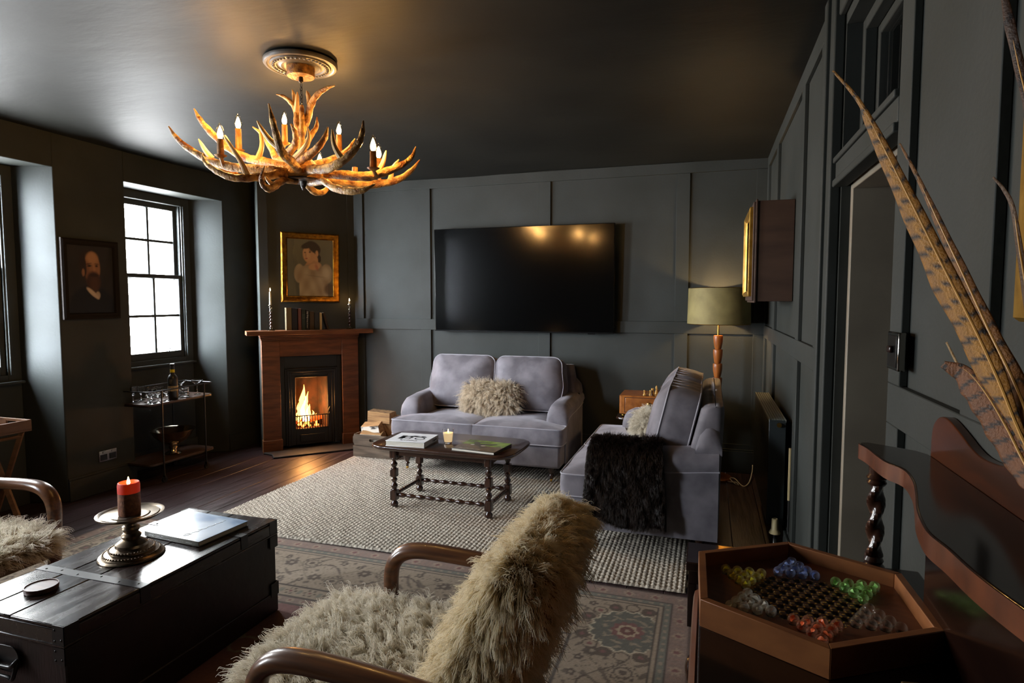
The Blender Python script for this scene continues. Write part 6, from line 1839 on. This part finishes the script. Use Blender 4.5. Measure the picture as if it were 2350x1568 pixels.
def feather(label, pts, wl, wr_, base, bar, nb, taper=.06, flat=False, bars=True, tip=.5, mark=None):
    """pts: shaft points from tip to root; wl, wr_: widths of the two vanes along it"""
    t = thing('feather', label, 'feather', (0, 0, 0), 0, 'pheasant feathers in the vase')
    c = cat(pts, 14); n = len(c)
    s = np.r_[0, np.cumsum(np.linalg.norm(np.diff(c, axis=0), axis=1))]; S = s[-1]; u = s / S
    view = np.array([0, 0, 1.45])
    mb = MB(); M_ = 13
    v = []; cl = []
    r = np.random.default_rng(int(1000 * S))
    prev = None
    for k in range(n):
        d = c[min(k + 1, n - 1)] - c[max(k - 1, 0)]; d /= np.linalg.norm(d)
        # vane plane faces into the room
        nrm = np.array([-.75, -.62, .25]); nrm = nrm - d * nrm.dot(d); nrm /= np.linalg.norm(nrm)
        side = np.cross(nrm, d)
        L1 = np.interp(u[k], *wl); L2 = np.interp(u[k], *wr_)
        for j in range(M_):
            f = (j / (M_ - 1)) * 2 - 1
            wd = (L1 if f < 0 else L2) * f
            # barbs sweep towards the tip
            q = c[k] + side * wd - d * abs(wd) * .55 + nrm * (-.22 * abs(wd) ** 1.0 * abs(f)) 
            wob = .04 * math.sin(37 * u[k] + 5 * f) * abs(wd)
            v.append(tuple(q + side * wob))
            sp_ = s[k] - abs(wd) * .40 + (.004 if f > 0 else 0)
            ph = (sp_ / (S / nb)) % 1
            b = np.array(lin(base)); b = b * (.86 + .25 * math.sin(9 * f + 40 * u[k]) * .3) * (1 - .25 * abs(f))
            if f > .0: b = b * np.array([1.0, .94, .86])
            if abs(f) > .55: b = b * .8 + np.array(lin('#5e3617')) * .2
            if bars and ph < .20 + .05 * abs(f) and abs(f) > .08: b = np.array(lin(bar))
            cl.append(b)
    f_ = [(k * M_ + j, k * M_ + j + 1, (k + 1) * M_ + j + 1, (k + 1) * M_ + j) for k in range(n - 1) for j in range(M_ - 1)]
    mb.add(v, f_, col=cl)
    o = mb.build('vane', FEA, t, fix=False, ang=80)
    sd = o.modifiers.new('thick', 'SOLIDIFY'); sd.thickness = .0007
    mb = MB(); mb.tube(c[::4], list(np.interp(u[::4], [0, .3, 1], [.0004, .0012, .0022])), 7); mb.build('quill', QUI, t)
    return t
FEA = mat('feather vane', '#ffffff', .6, attr=True, bump=.3, bsc=300)
QUI = mat('quill', '#b98a45', .4)
cm = .0254
feather('broad tan pheasant tail feather, longest and most boldly barred, rising towards the transom', FEATHERS[0], ([0, .12, .16, .35, .6, .8, .9, 1], [.0015, .004, .010, .018, .026, .022, .006, .001]), ([0, .12, .2, .5, .8, .92, 1], [.0012, .003, .006, .010, .010, .004, .001]), '#a8731c', '#120b07', 24)
feather('narrower tan barred pheasant feather behind the longest one', FEATHERS[1], ([0, .2, .4, .7, .92, 1], [.0012, .004, .009, .014, .012, .001]), ([0, .2, .5, .8, .92, 1], [.001, .004, .008, .012, .010, .001]), '#8a5a22', '#20150d', 18)
feather('short broad barred feather with frayed tip, lowest of the bunch', FEATHERS[2], ([0, .12, .3, .6, .9, 1], [.006, .016, .026, .026, .018, .002]), ([0, .2, .5, .9, 1], [.003, .006, .009, .008, .001]), '#7d4a20', '#1c120c', 10)
feather('thin dark brown feather standing upright before the gilt frame', FEATHERS[3], ([0, .1, .3, .6, 1], [.003, .006, .005, .008, .002]), ([0, .1, .3, .6, 1], [.003, .005, .006, .006, .001]), '#3b2a20', '#191210', 12)
feather('curved grey brown plume arching across the gilt frame', FEATHERS[4], ([0, .1, .3, .6, 1], [.001, .003, .004, .008, .002]), ([0, .2, .5, 1], [.001, .003, .005, .001]), '#6d553f', '#2c2019', 14, bars=False)
feather('bare pale feather quill poking out beside the lowest feather', FEATHERS[5], ([0, .3, 1], [.0012, .002, .001]), ([0, .3, 1], [.0012, .002, .001]), '#a98a5c', '#2c2019', 8, bars=False)

# gilt framed picture at the edge of the view
t = thing('gilt_frame', 'large pale gilt picture frame on the wall above the dresser, cut by the view edge', 'picture', (XR - .018, .615, 1.96))
t.rotation_euler = (0, 0, -PI / 2)
frame_mesh(.83, 1.08, [(0, 0), (0, .020), (.006, .030), (.026, .034), (.045, .028), (.052, .030), (.062, .022), (.070, .024), (.078, .014), (.078, 0)], GOLDP, t)
mb = MB(); mb.grid(30, 36, lambda u, v: ((u - .5) * .68, -.010, (v - .5) * .93), col=lambda u, v: mixc(L_('#5a3a18'), L_('#8a5f24'), .5 + .5 * nz(u, v, 1.2)))
mb.box(-.34, .34, -.008, 0, -.465, .465, mi=1); mb.col += [(.03, .02, .01)] * 8
mb.build('picture', [PICT, DKF], t, fix=False)

# gilt picture hanging behind the photographer, seen mirrored in the television
t = thing('rear_picture', 'gilt framed picture on the wall behind the viewpoint, mirrored in the television', 'picture', (-3.12, YF + .001, 1.90))
t.rotation_euler = (0, 0, PI)
frame_mesh(.62, .78, [(0, 0), (0, .03), (.02, .04), (.05, .026), (.06, .018), (.06, 0)], GOLDP, t)
mb = MB(); mb.box(-.26, .26, -.012, 0, -.34, .34); mb.build('picture', DKF, t)
